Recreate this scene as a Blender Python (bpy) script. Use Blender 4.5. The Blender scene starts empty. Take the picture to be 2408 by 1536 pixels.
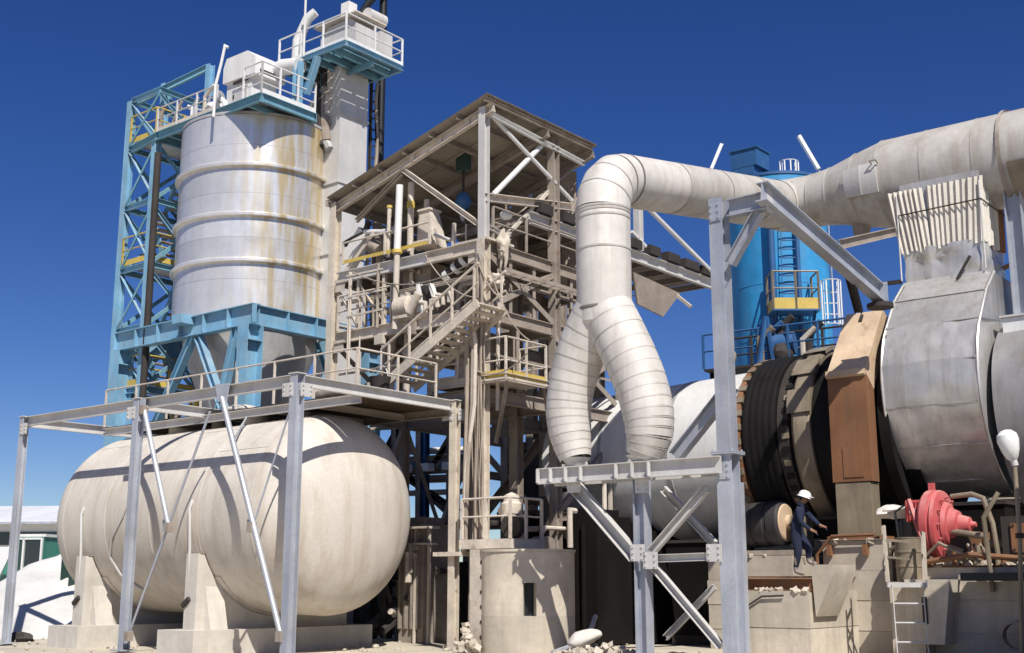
import bpy, math, random
from mathutils import Vector, Matrix, noise
R = math.radians
rnd = random.Random(7)
scene = bpy.context.scene

# ---------------------------------------------------------------- camera, sky, sun, exposure
F, CX, CY, PITCH, CAMZ = 2850.0, 1204.0, 768.0, R(11.9), 1.6
cam_data = bpy.data.cameras.new('camera'); cam = bpy.data.objects.new('camera', cam_data)
scene.collection.objects.link(cam); scene.camera = cam
cam.location = (0, 0, CAMZ); cam.rotation_euler = (R(90) + PITCH, 0, 0)
cam_data.sensor_width = 36; cam_data.lens = 36 * F / 2408
cam_data.clip_start = 0.1; cam_data.clip_end = 6000

SUN_AZ, SUN_EL = R(163), R(48)          # azimuth clockwise from +Y
world = bpy.data.worlds.new('World'); scene.world = world; world.use_nodes = True
wn = world.node_tree; bgn = wn.nodes['Background']
sky = wn.nodes.new('ShaderNodeTexSky'); sky.sky_type = 'NISHITA'; sky.sun_disc = False
sky.sun_elevation = SUN_EL; sky.sun_rotation = SUN_AZ
sky.altitude = 1800; sky.air_density = 1.0; sky.dust_density = 0.15; sky.ozone_density = 4.0
hs = wn.nodes.new('ShaderNodeHueSaturation'); hs.inputs['Hue'].default_value = .519; hs.inputs['Saturation'].default_value = 1.27
wn.links.new(sky.outputs[0], hs.inputs['Color']); wn.links.new(hs.outputs[0], bgn.inputs[0]); bgn.inputs[1].default_value = 0.072
sun_d = bpy.data.lights.new('sun', 'SUN'); sun_d.energy = 5.0; sun_d.angle = R(0.5); sun_d.color = (1, .955, .88)
sun = bpy.data.objects.new('sun', sun_d); scene.collection.objects.link(sun)
sd = Vector((math.sin(SUN_AZ) * math.cos(SUN_EL), math.cos(SUN_AZ) * math.cos(SUN_EL), math.sin(SUN_EL)))
sun.rotation_euler = (-sd).to_track_quat('-Z', 'Y').to_euler(); sun.location = sd * 60
vs = scene.view_settings; vs.view_transform = 'Standard'; vs.look = 'None'; vs.exposure = 0.17; vs.gamma = 1.0
vs.use_curve_mapping = False

# ---------------------------------------------------------------- measuring helpers
V = Vector; Z = V((0, 0, 1))
sp, cp = math.sin(PITCH), math.cos(PITCH)
def ray(x, y):
    v = (CY - y) / F; dx = (x - CX) / F; dy = cp - v * sp; dz = sp + v * cp
    return dx / dy, dz / dy
def at(x, y, Y):
    m, r = ray(x, y); return V((m * Y, Y, CAMZ + r * Y))
def on(x, y, O, d):
    m, r = ray(x, y); Y = (O[0] * d[1] - O[1] * d[0]) / (m * d[1] - d[0])
    return V((m * Y, Y, CAMZ + r * Y))
def lev(x, y, z):
    m, r = ray(x, y); Y = (z - CAMZ) / r; return V((m * Y, Y, z))
def az(deg): return V((math.sin(R(deg)), math.cos(R(deg)), 0))
A = az(-51); B = az(39)           # the yard's two axes: left-away and right-away
def flat(p, z=0): return V((p[0], p[1], z))

# ---------------------------------------------------------------- geometry collector
class G:
    def __init__(s): s.v = []; s.f = []
    def add(s, vs_, fs):
        n = len(s.v); s.v += [tuple(p) for p in vs_]; s.f += [tuple(i + n for i in f) for f in fs]; return s
    def hexa(s, c8):
        return s.add(c8, [(0, 3, 2, 1), (4, 5, 6, 7), (0, 1, 5, 4), (1, 2, 6, 5), (2, 3, 7, 6), (3, 0, 4, 7)])
    def box(s, o, x, y, z):          # corner o, edge vectors
        o, x, y, z = V(o), V(x), V(y), V(z)
        return s.hexa([o, o + x, o + x + y, o + y, o + z, o + x + z, o + x + y + z, o + y + z])
    def cbox(s, c, x, y, z):
        c, x, y, z = V(c), V(x), V(y), V(z); return s.box(c - x / 2 - y / 2 - z / 2, x, y, z)
    def fr(s, p, q, up):
        d = (V(q) - V(p)); L = d.length; d = d / max(L, 1e-9)
        up = V(up)
        if abs(d.dot(up.normalized())) > .985: up = A if abs(d.dot(A)) < .9 else Z
        sd_ = d.cross(up).normalized(); return d, sd_, sd_.cross(d)
    def bar(s, p, q, w, h, up=Z):
        p, q = V(p), V(q); d, a, u = s.fr(p, q, up); a = a * w / 2; u = u * h / 2
        return s.hexa([p - a - u, p + a - u, p + a + u, p - a + u, q - a - u, q + a - u, q + a + u, q - a + u])
    def ibeam(s, p, q, w, h, t=.02, up=Z):
        p, q = V(p), V(q); d, a, u = s.fr(p, q, up); k = u * (h / 2 - t / 2)
        s.bar(p + k, q + k, w, t, u); s.bar(p - k, q - k, w, t, u); s.bar(p, q, t * .8, h - 2 * t, u); return s
    def chan(s, p, q, w, h, t=.02, up=Z, flip=0):
        p, q = V(p), V(q); d, a, u = s.fr(p, q, up); flip = flip or (1 if a.y > 0 else -1); k = u * (h / 2 - t / 2)
        s.bar(p + k, q + k, w, t, u); s.bar(p - k, q - k, w, t, u)
        o = a * flip * (w / 2 - t / 2); s.bar(p + o, q + o, t, h - 2 * t, u); return s
    def ang(s, p, q, w, t=.012, up=Z, flip=1):
        p, q = V(p), V(q); d, a, u = s.fr(p, q, up)
        s.bar(p, q, w, t, u); o = a * flip * (w / 2 - t / 2) - u * (w / 2 + t / 2); s.bar(p + o, q + o, t, w, u); return s
    def tube(s, p, q, r, n=8, r2=None):
        p, q = V(p), V(q); d, a, u = s.fr(p, q, Z); r2 = r if r2 is None else r2
        c = [(math.cos(2 * math.pi * i / n), math.sin(2 * math.pi * i / n)) for i in range(n)]
        vs_ = [p + a * x * r + u * y * r for x, y in c] + [q + a * x * r2 + u * y * r2 for x, y in c]
        fs = [(i, i + n, (i + 1) % n + n, (i + 1) % n) for i in range(n)]
        fs += [tuple(range(n)), tuple(range(2 * n - 1, n - 1, -1))]
        return s.add(vs_, fs)
    def sweep(s, pts, rad, n=10, caps=True, e=None):
        pts = [V(p) for p in pts]; m = len(pts)
        if not isinstance(rad, (list, tuple)): rad = [rad] * m
        T = []
        for i in range(m):
            t = (pts[min(i + 1, m - 1)] - pts[max(i - 1, 0)])
            if 0 < i < m - 1: t = (pts[i + 1] - pts[i]).normalized() + (pts[i] - pts[i - 1]).normalized()
            T.append(t.normalized())
        u = e or (Z if abs(T[0].dot(Z)) < .9 else A)
        u = (u - T[0] * u.dot(T[0])).normalized(); vs_ = []
        for i in range(m):
            if i:
                u = (u - T[i] * u.dot(T[i])).normalized()
            w = T[i].cross(u)
            k = 1.0; stretch = None
            if 0 < i < m - 1:
                dn = (pts[i + 1] - pts[i]).normalized(); c = max(.3, T[i].dot(dn)); bend = dn - T[i] * T[i].dot(dn)
                if bend.length > 1e-4: stretch = (bend.normalized(), 1 / c - 1)
            for j in range(n):
                an = 2 * math.pi * j / n; o = (u * math.cos(an) + w * math.sin(an)) * rad[i]
                if stretch: o = o + stretch[0] * o.dot(stretch[0]) * stretch[1]
                vs_.append(pts[i] + o)
        fs = []
        for i in range(m - 1):
            for j in range(n):
                a_, b_ = i * n + j, i * n + (j + 1) % n; fs.append((a_, b_, b_ + n, a_ + n))
        if caps: fs += [tuple(range(n - 1, -1, -1)), tuple(range((m - 1) * n, m * n))]
        return s.add(vs_, fs)
    def lathe(s, o, ax, ref, prof, n=48, a0=0, a1=360):
        """prof: list of (along axis, radius)"""
        o = V(o); ax = V(ax).normalized(); u = V(ref); u = (u - ax * u.dot(ax)).normalized(); w = ax.cross(u)
        full = abs(a1 - a0) >= 359.9; k = n if full else n + 1; vs_ = []
        for (t, r) in prof:
            for j in range(k):
                an = R(a0 + (a1 - a0) * j / n); vs_.append(o + ax * t + (u * math.cos(an) + w * math.sin(an)) * max(r, 1e-4))
        fs = []
        for i in range(len(prof) - 1):
            for j in range(n):
                a_ = i * k + j; b_ = i * k + (j + 1) % k; fs.append((a_, a_ + k, b_ + k, b_))
        return s.add(vs_, fs)
    def prism(s, poly, ext):
        poly = [V(p) for p in poly]; ext = V(ext); n = len(poly)
        return s.add(poly + [p + ext for p in poly], [tuple(range(n - 1, -1, -1)), tuple(range(n, 2 * n))] +
                     [(i, (i + 1) % n, (i + 1) % n + n, i + n) for i in range(n)])
    def blob(s, c, rx, ry, rz, seed=0, amp=.25, nu=14, nv=9, fl=None):
        c = V(c); vs_ = []
        for i in range(nv + 1):
            th = math.pi * i / nv
            for j in range(nu):
                ph = 2 * math.pi * j / nu; d = V((math.sin(th) * math.cos(ph), math.sin(th) * math.sin(ph), math.cos(th)))
                k = 1 + amp * noise.noise(d * 1.7 + V((seed * 3.1, seed, 0))) + amp * .5 * noise.noise(d * 4.3 + V((seed, 0, seed * 2.2)))
                p = V((d.x * rx * k, d.y * ry * k, d.z * rz * k))
                if fl is not None: p.z = max(p.z, fl)
                vs_.append(c + p)
        fs = [(i * nu + j, (i + 1) * nu + j, (i + 1) * nu + (j + 1) % nu, i * nu + (j + 1) % nu) for i in range(nv) for j in range(nu)]
        return s.add(vs_, fs)

def chunk(c, s, rg):
    c = V(c); v = [V((x * rg.uniform(.6, 1.1), y * rg.uniform(.6, 1.1), z * rg.uniform(.5, 1))) * s for x, y, z in ((-1, -1, -1), (1, -1, -1), (1, 1, -1), (-1, 1, -1), (-1, -1, 1), (1, -1, 1), (1, 1, 1), (-1, 1, 1))]
    m = Matrix.Rotation(rg.uniform(0, 6.28), 3, V((rg.uniform(-1, 1), rg.uniform(-1, 1), 1)).normalized()); return G().hexa([c + m @ p for p in v])
def pillow(c, a, b, hx, hy, hz, seed):
    """a filled sack: flat rounded cushion with creases and two pinched ends"""
    g = G(); n, m = 26, 14; vs_ = []; c = V(c)
    for i in range(m + 1):
        th = math.pi * i / m
        for j in range(n):
            ph = 2 * math.pi * j / n; cx, sx = math.cos(ph), math.sin(ph)
            sq = lambda t, p: math.copysign(abs(t) ** p, t)
            x = sq(math.sin(th), .6) * sq(cx, .55); y = sq(math.sin(th), .6) * sq(sx, .55); z = sq(math.cos(th), .9) * (1 - .55 * x * x) * (1 - .35 * y * y)
            p = c + a * x * hx + b * y * hy * (1 - .12 * x * x) + Z * z * hz
            f = .07 * noise.noise(p * 4 + V((seed, 0, 0))) + .035 * abs(noise.noise(p * 9 + V((0, seed, 0)))); vs_.append(p + (p - c).normalized() * f * 1.2)
    g.add(vs_, [(i * n + j, (i + 1) * n + j, (i + 1) * n + (j + 1) % n, i * n + (j + 1) % n) for i in range(m) for j in range(n)]); return g
COL = scene.collection
def mesh(name, g, m, off=V((0, 0, 0)), smooth=True, ang=32):
    me = bpy.data.meshes.new(name)
    me.from_pydata([(p[0] - off[0], p[1] - off[1], p[2] - off[2]) for p in g.v], [], g.f); me.validate()
    import bmesh
    bm = bmesh.new(); bm.from_mesh(me); bmesh.ops.recalc_face_normals(bm, faces=bm.faces); bm.to_mesh(me); bm.free()
    if smooth:
        me.polygons.foreach_set('use_smooth', [True] * len(me.polygons)); me.set_sharp_from_angle(angle=R(ang))
    me.materials.append(m); return me
def tag(o, label=None, cat=None, group=None, kind=None):
    if label: o['label'] = label
    if cat: o['category'] = cat
    if group: o['group'] = group
    if kind: o['kind'] = kind
    return o
def thing(name, label, cat, loc, group=None):
    o = bpy.data.objects.new(name, None); COL.objects.link(o); o.location = V(loc); o.empty_display_size = .3
    o['_w'] = [float(c) for c in loc]
    return tag(o, label, cat, group, 'thing')
def worg(o): return V(o['_w'])
def part(root, name, g, m, smooth=True, ang=32, label=None, kind=None):
    """a mesh child of root (thing, part or setting); its own origin sits at the root's"""
    w = worg(root); o = bpy.data.objects.new(name, mesh(name, g, m, w, smooth, ang)); COL.objects.link(o)
    o.parent = root; o['_w'] = [float(c) for c in w]
    if label: o['label'] = label
    if kind: o['kind'] = kind
    return o
def solo(name, label, cat, g, m, group=None, smooth=True, kind=None, ang=32):
    n = len(g.v); loc = V((sum(p[0] for p in g.v) / n, sum(p[1] for p in g.v) / n, min(p[2] for p in g.v)))
    o = bpy.data.objects.new(name, mesh(name, g, m, loc, smooth, ang)); COL.objects.link(o); o.location = loc
    o['_w'] = [float(c) for c in loc]; return tag(o, label, cat, group, kind)
def struct(name, g, m, smooth=True):
    o = bpy.data.objects.new(name, mesh(name, g, m, V((0, 0, 0)), smooth)); COL.objects.link(o)
    o['_w'] = [0., 0., 0.]; o['kind'] = 'structure'; return o

# ---------------------------------------------------------------- materials
def mat(name, col, rough=.6, metal=0., dust=0., dustc=(.5, .44, .36), var=.18, streak=.0, streakc=(.2, .13, .08), rust=0., rustc=(.17, .075, .03),
        scale=1.2, bump=.15, bscale=14., spec=.4, rnd_amt=.06, streak_s=2.2):
    m = bpy.data.materials.new(name); m.use_nodes = True; nt = m.node_tree; N = nt.nodes; L = nt.links
    bs = N['Principled BSDF']; bs.inputs['Metallic'].default_value = metal; bs.inputs['Specular IOR Level'].default_value = spec
    geo = N.new('ShaderNodeNewGeometry'); pos = geo.outputs['Position']
    def nz(sc, det=4, rg=.55, vec=pos):
        t = N.new('ShaderNodeTexNoise'); t.inputs['Scale'].default_value = sc; t.inputs['Detail'].default_value = det
        t.inputs['Roughness'].default_value = rg; L.new(vec, t.inputs['Vector']); return t.outputs['Fac']
    def ramp(src, a, b):
        t = N.new('ShaderNodeMapRange'); t.inputs[1].default_value = a; t.inputs[2].default_value = b; L.new(src, t.inputs[0]); return t.outputs[0]
    def mul(a, b):
        t = N.new('ShaderNodeMath'); t.operation = 'MULTIPLY'
        for k, x in enumerate((a, b)):
            if isinstance(x, (int, float)): t.inputs[k].default_value = x
            else: L.new(x, t.inputs[k])
        return t.outputs[0]
    def mix(f, a, b, mode='MIX'):
        t = N.new('ShaderNodeMix'); t.data_type = 'RGBA'; t.blend_type = mode
        if isinstance(f, (int, float)): t.inputs[0].default_value = f
        else: L.new(f, t.inputs[0])
        for k, x in ((6, a), (7, b)):
            if isinstance(x, tuple): t.inputs[k].default_value = (*x, 1)
            else: L.new(x, t.inputs[k])
        return t.outputs[2]
    c = mix(ramp(nz(scale), .3, .7), tuple(x * (1 - var) for x in col), tuple(min(1, x * (1 + var)) for x in col))
    oi = N.new('ShaderNodeObjectInfo')
    h = N.new('ShaderNodeHueSaturation'); L.new(c, h.inputs['Color'])
    rv = N.new('ShaderNodeMapRange'); L.new(oi.outputs['Random'], rv.inputs[0]); rv.inputs[3].default_value = 1 - rnd_amt; rv.inputs[4].default_value = 1 + rnd_amt
    L.new(rv.outputs[0], h.inputs['Value']); c = h.outputs['Color']
    if streak > 0:
        mp = N.new('ShaderNodeMapping'); mp.inputs['Scale'].default_value = (streak_s, streak_s, .16); L.new(pos, mp.inputs[0])
        s1 = ramp(nz(1.6, 6, .66, mp.outputs[0]), .46, .74); c = mix(mul(s1, streak), c, streakc)
    if rust > 0:
        r1 = ramp(nz(scale * 1.9, 6, .65), .62 - rust * .25, .75); c = mix(mul(r1, .9), c, rustc)
    if dust > 0:
        sx = N.new('ShaderNodeSeparateXYZ'); L.new(geo.outputs['Normal'], sx.inputs[0])
        up = ramp(sx.outputs[2], -.1, .9); a_ = N.new('ShaderNodeMath'); a_.operation = 'ADD'; L.new(mul(up, .75), a_.inputs[0]); a_.inputs[1].default_value = .25
        d1 = mul(mul(a_.outputs[0], ramp(nz(scale * 1.3 + .37, 5, .62), .25, .65)), dust); c = mix(d1, c, dustc)
    # fine speckled grime
    sp_f = ramp(nz(bscale * .9 + 3, 8, .7), .42, .72); c = mix(mul(sp_f, .27), c, tuple(x * .55 for x in col))
    sp_g = ramp(nz(scale * .55 + .21, 6, .7), .5, .75); c = mix(mul(sp_g, .2), c, tuple(x * .62 for x in col))
    L.new(c, bs.inputs['Base Color'])
    rr = N.new('ShaderNodeMapRange'); L.new(nz(scale * 2.7, 3), rr.inputs[0]); rr.inputs[3].default_value = max(.05, rough - .13); rr.inputs[4].default_value = min(1, rough + .13)
    L.new(rr.outputs[0], bs.inputs['Roughness'])
    if bump > 0:
        b = N.new('ShaderNodeBump'); b.inputs['Strength'].default_value = bump; b.inputs['Distance'].default_value = .02
        L.new(nz(bscale, 4, .6), b.inputs['Height']); L.new(b.outputs[0], bs.inputs['Normal'])
    m['bs'] = 1; return m

M = {}
M['ground'] = mat('sandy_ground', (.54, .485, .39), .95, var=.22, scale=.35, bump=.6, bscale=3.5, spec=.1, rnd_amt=0)
M['sand'] = mat('pale_sand', (.57, .56, .54), .95, var=.15, scale=.8, bump=.7, bscale=6, spec=.1)
M['galv'] = mat('galvanised_steel', (.40, .425, .48), .5, .25, dust=.7, dustc=(.60, .575, .54), var=.2, streak=.55, streakc=(.17, .24, .40), streak_s=3)  # blue streaks paint the sky's reflection into the steel
M['galvw'] = mat('pale_painted_steel', (.56, .55, .54), .6, 0, dust=.5, dustc=(.58, .54, .47), var=.1, streak=.35, streakc=(.33, .29, .25))
M['cream'] = mat('dusty_cream_tank_paint', (.58, .53, .465), .62, 0, dust=.6, dustc=(.72, .68, .61), var=.1, streak=.8, streakc=(.38, .29, .21), rust=.0, scale=.7, bump=.05, streak_s=1.5)
M['pale'] = mat('pale_dust_caked_steel', (.58, .51, .42), .9, 0, dust=.7, dustc=(.70, .63, .54), var=.2, rust=.06, scale=2.2, bump=.5)
M['beige'] = mat('dust_caked_steel', (.54, .475, .40), .9, 0, dust=.9, dustc=(.70, .64, .56), var=.25, rust=.18, scale=1.7, bump=.5)
M['brown'] = mat('brown_shaded_dusty_steel', (.26, .215, .18), .9, 0, dust=.85, dustc=(.56, .50, .43), var=.25, rust=.2, scale=1.5, bump=.4)  # brown copy of the beige steel, with interior shade in its colour
M['dark'] = mat('dark_grimy_shaded_steel', (.035, .029, .026), .8, 0, dust=.22, dustc=(.15, .12, .1), var=.3)  # grimy steel, darkened further to paint in machinery shade
M['plank'] = mat('dark_timber_plank', (.07, .045, .027), .9, var=.3, scale=2.5, bump=.4)
M['lblue'] = mat('light_blue_steel_paint', (.15, .37, .55), .6, 0, dust=.65, dustc=(.52, .53, .52), var=.2, rust=.06, streak=.6, streakc=(.2, .27, .32))
M['teal'] = mat('faded_teal_steel_paint', (.12, .30, .40), .6, 0, dust=.4, var=.18, rust=.08)
M['yellow'] = mat('yellow_handrail_paint', (.58, .42, .08), .6, 0, dust=.35, var=.15, rust=.08)
M['white'] = mat('white_paint', (.74, .74, .73), .5, 0, dust=.3, dustc=(.6, .56, .5), var=.06, streak=.35, streakc=(.45, .4, .34))
M['alu'] = mat('aluminium_cladding', (.62, .59, .55), .62, .06, dust=.35, dustc=(.64, .59, .52), var=.12, rnd_amt=.05, streak=.75, streakc=(.42, .37, .32), scale=.8, bump=.1, bscale=2.5)
M['alug'] = mat('grey_aluminium_cladding', (.44, .44, .45), .5, .25, dust=.25, dustc=(.52, .48, .42), var=.18, streak=.55, streakc=(.26, .21, .17), scale=.6, bump=.14, bscale=1.6)
M['duct'] = mat('weathered_duct_cladding', (.50, .475, .44), .6, .1, dust=.35, dustc=(.6, .55, .47), var=.12, streak=.7, streakc=(.24, .18, .13), scale=.7, bump=.2, bscale=2.2, streak_s=1.4)
M['seam'] = mat('dark_seam', (.2, .18, .165), .7, .1, var=.2)
M['bsilo'] = mat('bright_blue_silo_paint', (.014, .27, .58), .55, 0, dust=.35, dustc=(.3, .42, .52), var=.15, streak=.65, streakc=(.05, .18, .32))
M['dblue'] = mat('dark_blue_paint', (.02, .10, .26), .5, 0, dust=.12, var=.1)
M['conc'] = mat('stained_concrete', (.52, .46, .375), .92, 0, dust=.3, dustc=(.55, .5, .43), rnd_amt=.12, var=.16, streak=.45, streakc=(.28, .24, .2), bump=.45, bscale=5)
M['tan'] = mat('tan_guard_paint', (.56, .41, .27), .65, 0, dust=.4, dustc=(.66, .57, .45), var=.2, streak=.5, streakc=(.3, .18, .1), rust=.08)
M['rust'] = mat('rusted_guard_steel', (.22, .095, .04), .75, 0, dust=.15, var=.25, streak=.6, streakc=(.09, .06, .04))
M['grease'] = mat('black_greased_shaded_steel', (.012, .011, .011), .7, 0, spec=.15, dust=.03, dustc=(.12, .1, .08), var=.35)  # greased steel; its near-black also carries shade around the kiln
M['rubber'] = mat('black_rubber', (.03, .028, .03), .6, 0, dust=.25, dustc=(.14, .12, .11), var=.3)
M['casing'] = mat('oily_shaded_cream_casing', (.25, .205, .145), .5, .1, dust=.2, var=.3, streak=.7, streakc=(.1, .075, .05))  # oily cream, darkened in colour for the shade at the kiln
M['red'] = mat('red_machine_paint', (.50, .06, .065), .6, 0, dust=.7, dustc=(.70, .40, .37), var=.12)
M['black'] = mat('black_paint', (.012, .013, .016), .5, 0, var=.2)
M['roof'] = mat('weathered_corrugated_sheet', (.30, .26, .21), .8, .1, dust=.55, dustc=(.5, .45, .38), var=.2, rust=.25, scale=.8, bump=.1)
M['green'] = mat('green_machine_paint', (.03, .22, .16), .5, 0, dust=.3, var=.12)
M['dgreen'] = mat('dark_green_paint', (.02, .055, .05), .5, 0, dust=.12, var=.15)
M['glass'] = mat('dark_cab_glass', (.02, .025, .03), .08, 0, var=.05, bump=0, spec=.8)
M['shed'] = mat('white_shed_sheet', (.70, .71, .73), .6, .0, var=.05, streak=.2, streakc=(.55, .55, .55), scale=.1)
M['bag'] = mat('dusty_woven_sack', (.60, .57, .52), .9, 0, dust=.3, var=.12, bump=.5)
M['navy'] = mat('navy_overalls', (.012, .018, .045), .85, var=.2, bump=.3)
M['skin'] = mat('skin', (.30, .16, .10), .6, var=.05, bump=0)
M['boot'] = mat('dusty_boot_leather', (.30, .26, .24), .8, var=.2)
M['helmet'] = mat('white_helmet_plastic', (.85, .85, .85), .35, var=.02, bump=0)
M['cable'] = mat('dusty_cable_sheath', (.30, .25, .2), .8, 0, dust=.7, dustc=(.55, .48, .4), var=.3)
M['frost'] = mat('white_lamp_cover', (.82, .84, .82), .3, var=.02, bump=0)
M['canvas'] = mat('torn_pale_canvas', (.66, .62, .55), .9, 0, dust=.2, var=.1, streak=.5, streakc=(.36, .3, .25), bump=.5)

def silo_shell():
    m = mat('silver_silo_sheet', (.80, .79, .77), .32, .5, dust=.12, var=.1, rnd_amt=.1, streak=.3, streakc=(.45, .44, .42), scale=.5, bump=.06, bscale=1.3)
    nt = m.node_tree; N = nt.nodes; L = nt.links; bs = N['Principled BSDF']; src = bs.inputs['Base Color'].links[0].from_socket
    geo = N.new('ShaderNodeNewGeometry')
    # ochre run-off stains down the right-hand side of the shell, a patch with its own shape
    d = N.new('ShaderNodeVectorMath'); d.operation = 'DISTANCE'; L.new(geo.outputs['Position'], d.inputs[0]); m['stain'] = 1
    sc_ = N.new('ShaderNodeVectorMath'); sc_.operation = 'MULTIPLY'; L.new(geo.outputs['Position'], sc_.inputs[0]); sc_.inputs[1].default_value = (1, 1, .36)
    L.new(sc_.outputs[0], d.inputs[0]); d.name = 'stain_centre'
    mr = N.new('ShaderNodeMapRange'); L.new(d.outputs['Value'], mr.inputs[0]); mr.inputs[1].default_value = 3.9; mr.inputs[2].default_value = 1.5
    mp = N.new('ShaderNodeMapping'); mp.inputs['Scale'].default_value = (2.6, 2.6, .28); L.new(geo.outputs['Position'], mp.inputs[0])
    t = N.new('ShaderNodeTexNoise'); t.inputs['Scale'].default_value = 1.3; t.inputs['Detail'].default_value = 5; L.new(mp.outputs[0], t.inputs['Vector'])
    r2 = N.new('ShaderNodeMapRange'); L.new(t.outputs['Fac'], r2.inputs[0]); r2.inputs[1].default_value = .38; r2.inputs[2].default_value = .62
    mu = N.new('ShaderNodeMath'); mu.operation = 'MULTIPLY'; L.new(mr.outputs[0], mu.inputs[0]); L.new(r2.outputs[0], mu.inputs[1])
    mx = N.new('ShaderNodeMix'); mx.data_type = 'RGBA'; L.new(mu.outputs[0], mx.inputs[0]); L.new(src, mx.inputs[6]); mx.inputs[7].default_value = (.58, .44, .21, 1)
    L.new(mx.outputs[2], bs.inputs['Base Color'])
    return m
M['silo'] = silo_shell()
M['shade_black'] = mat('shade_black_steel', (.012, .0105, .01), .95, 0, var=.3, spec=.1)  # near-black that paints shade onto the machines around the kiln
M['concl'] = mat('pale_concrete', (.60, .56, .50), .92, 0, dust=.2, var=.12, streak=.4, streakc=(.4, .35, .29), bump=.45, bscale=5)
M['hood'] = mat('brushed_hood_cladding', (.60, .59, .57), .34, .45, dust=.2, dustc=(.55, .5, .43), var=.16, streak=.65, streakc=(.34, .26, .2), scale=.7, bump=.12, bscale=1.4, streak_s=3.2, rnd_amt=.1)
M['shade_grey'] = mat('shade_grey_cladding', (.25, .25, .26), .6, .2, dust=.2, var=.2, streak=.5, streakc=(.16, .12, .09))  # cladding grey darkened to paint in the rear drum's shade

# ---------------------------------------------------------------- shared builders
def gusset(root, c, u, v, n, m, w=.3, h=.3, bolts=True):
    """plate at c spanned by u, v, facing n, with bolt heads"""
    u, v, n = V(u).normalized(), V(v).normalized(), V(n).normalized()
    p = part(root, 'gusset_plate', G().cbox(V(c) + n * .008, u * w, v * h, n * .016), m)
    if bolts:
        for a_ in (-.32, .32):
            for b_ in (-.34, 0, .34): q = V(c) + u * w * a_ + v * h * b_; part(p, 'bolt_head', G().tube(q + n * .014, q + n * .04, .02, 6), m)
def railing(root, pts, m, h=1.05, step=1.4, r=.022, mid=(.55,), toe=None, toem=None, closed=False, ends=True):
    pts = [V(p) for p in pts]; segs = list(zip(pts, pts[1:] + ([pts[0]] if closed else [])))
    if not closed: segs = segs[:len(pts) - 1]
    done = set()
    for p, q in segs:
        n = max(1, round((q - p).length / step))
        for i in range(n + 1):
            c = p.lerp(q, i / n); k = (round(c.x, 2), round(c.y, 2))
            if k in done: continue
            done.add(k); part(root, 'rail_post', G().bar(c, c + Z * h, r * 2, r * 2, A), m)
        part(root, 'top_rail', G().tube(p + Z * h, q + Z * h, r, 8), m)
        for f in mid: part(root, 'mid_rail', G().tube(p + Z * h * f, q + Z * h * f, r * .85, 6), m)
        if toe: part(root, 'toe_board', G().bar(p + Z * (toe / 2 + .01), q + Z * (toe / 2 + .01), .012, toe), toem or m)
def ladder(root, p, q, side, m, w=.45, step=.3, r=.02, cage=None):
    p, q, side = V(p), V(q), V(side).normalized() * w / 2
    for k in (-1, 1): part(root, 'side_rail', G().bar(p + side * k, q + side * k, .05, .02, side), m)
    n = int((q - p).length / step)
    for i in range(1, n):
        c = p.lerp(q, i / n); part(root, 'rung', G().tube(c - side, c + side, r * .7, 6), m)
    if cage:
        out = V(cage).normalized(); s0 = side.normalized(); L = (q - p).length; d = (q - p).normalized(); k0 = 2.2 if L > 4 else 0
        hoops = max(2, int((L - k0) / .9) + 1); rr = .38
        def arc(t): return [p + d * t + s0 * rr * math.cos(x) + out * (rr * .95 * math.sin(x) + .02) for x in [math.pi * j / 10 for j in range(11)]]
        for i in range(hoops): part(root, 'cage_hoop', G().sweep(arc(k0 + (L - k0) * i / (hoops - 1)), .02, 5), m)
        for j in (1, 3, 5, 7, 9): part(root, 'cage_strap', G().bar(arc(k0)[j], arc(L)[j], .05, .012, out), m)
def stairs(root, p, q, wid, n, m, mt):
    p, q, wid = V(p), V(q), V(wid); d = (q - p)
    for k in (0, 1): part(root, 'stringer', G().bar(p + wid * k, q + wid * k, .04, .24), m)
    run = flat(d).normalized()
    for i in range(n):
        c = p.lerp(q, (i + .5) / n) + Z * .06
        part(root, 'tread', G().cbox(c + wid / 2, run * .26, wid * .96, Z * .04), mt)
def corr(o, x, y, pitch=.076, amp=.018, th=.004):
    """corrugated sheet: waves run across x, ridges along y"""
    o, x, y = V(o), V(x), V(y); nrm = x.cross(y).normalized()
    n = max(4, int(x.length / pitch * 4)); vs_ = []
    for lay in (0, 1):
        for e in (0, 1):
            for i in range(n + 1):
                vs_.append(o + x * (i / n) + y * e + nrm * (amp * math.sin(i / 4 * 2 * math.pi) + lay * th))
    k = n + 1; fs = []
    for i in range(n):
        fs += [(i, i + 1, i + 1 + k, i + k), (2 * k + i, 3 * k + i, 3 * k + i + 1, 2 * k + i + 1)]
        fs += [(i, 2 * k + i, 2 * k + i + 1, i + 1), (k + i, k + i + 1, 3 * k + i + 1, 3 * k + i)]
    g = G(); g.add(vs_, fs); return g
# ================================================================ ground
def build_ground():
    cs = [-3500, -1200, -400, -160, -90] + [-60 + 2 * i for i in range(61)] + [90, 160, 400, 1200, 3500]
    g = G(); n = len(cs); vs_ = []
    for y in cs:
        for x in cs:
            yy = y + 30; k = max(0, 1 - max(abs(x), abs(y)) / 70)
            vs_.append((x, yy, k * (.07 * noise.noise(V((x * .25, yy * .25, 0))) + .05 * noise.noise(V((x * .9, yy * .9, 4))) - .02)))
    g.add(vs_, [(j * n + i, j * n + i + 1, (j + 1) * n + i + 1, (j + 1) * n + i) for j in range(n - 1) for i in range(n - 1)])
    struct('ground', g, M['ground'])
build_ground()

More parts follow.
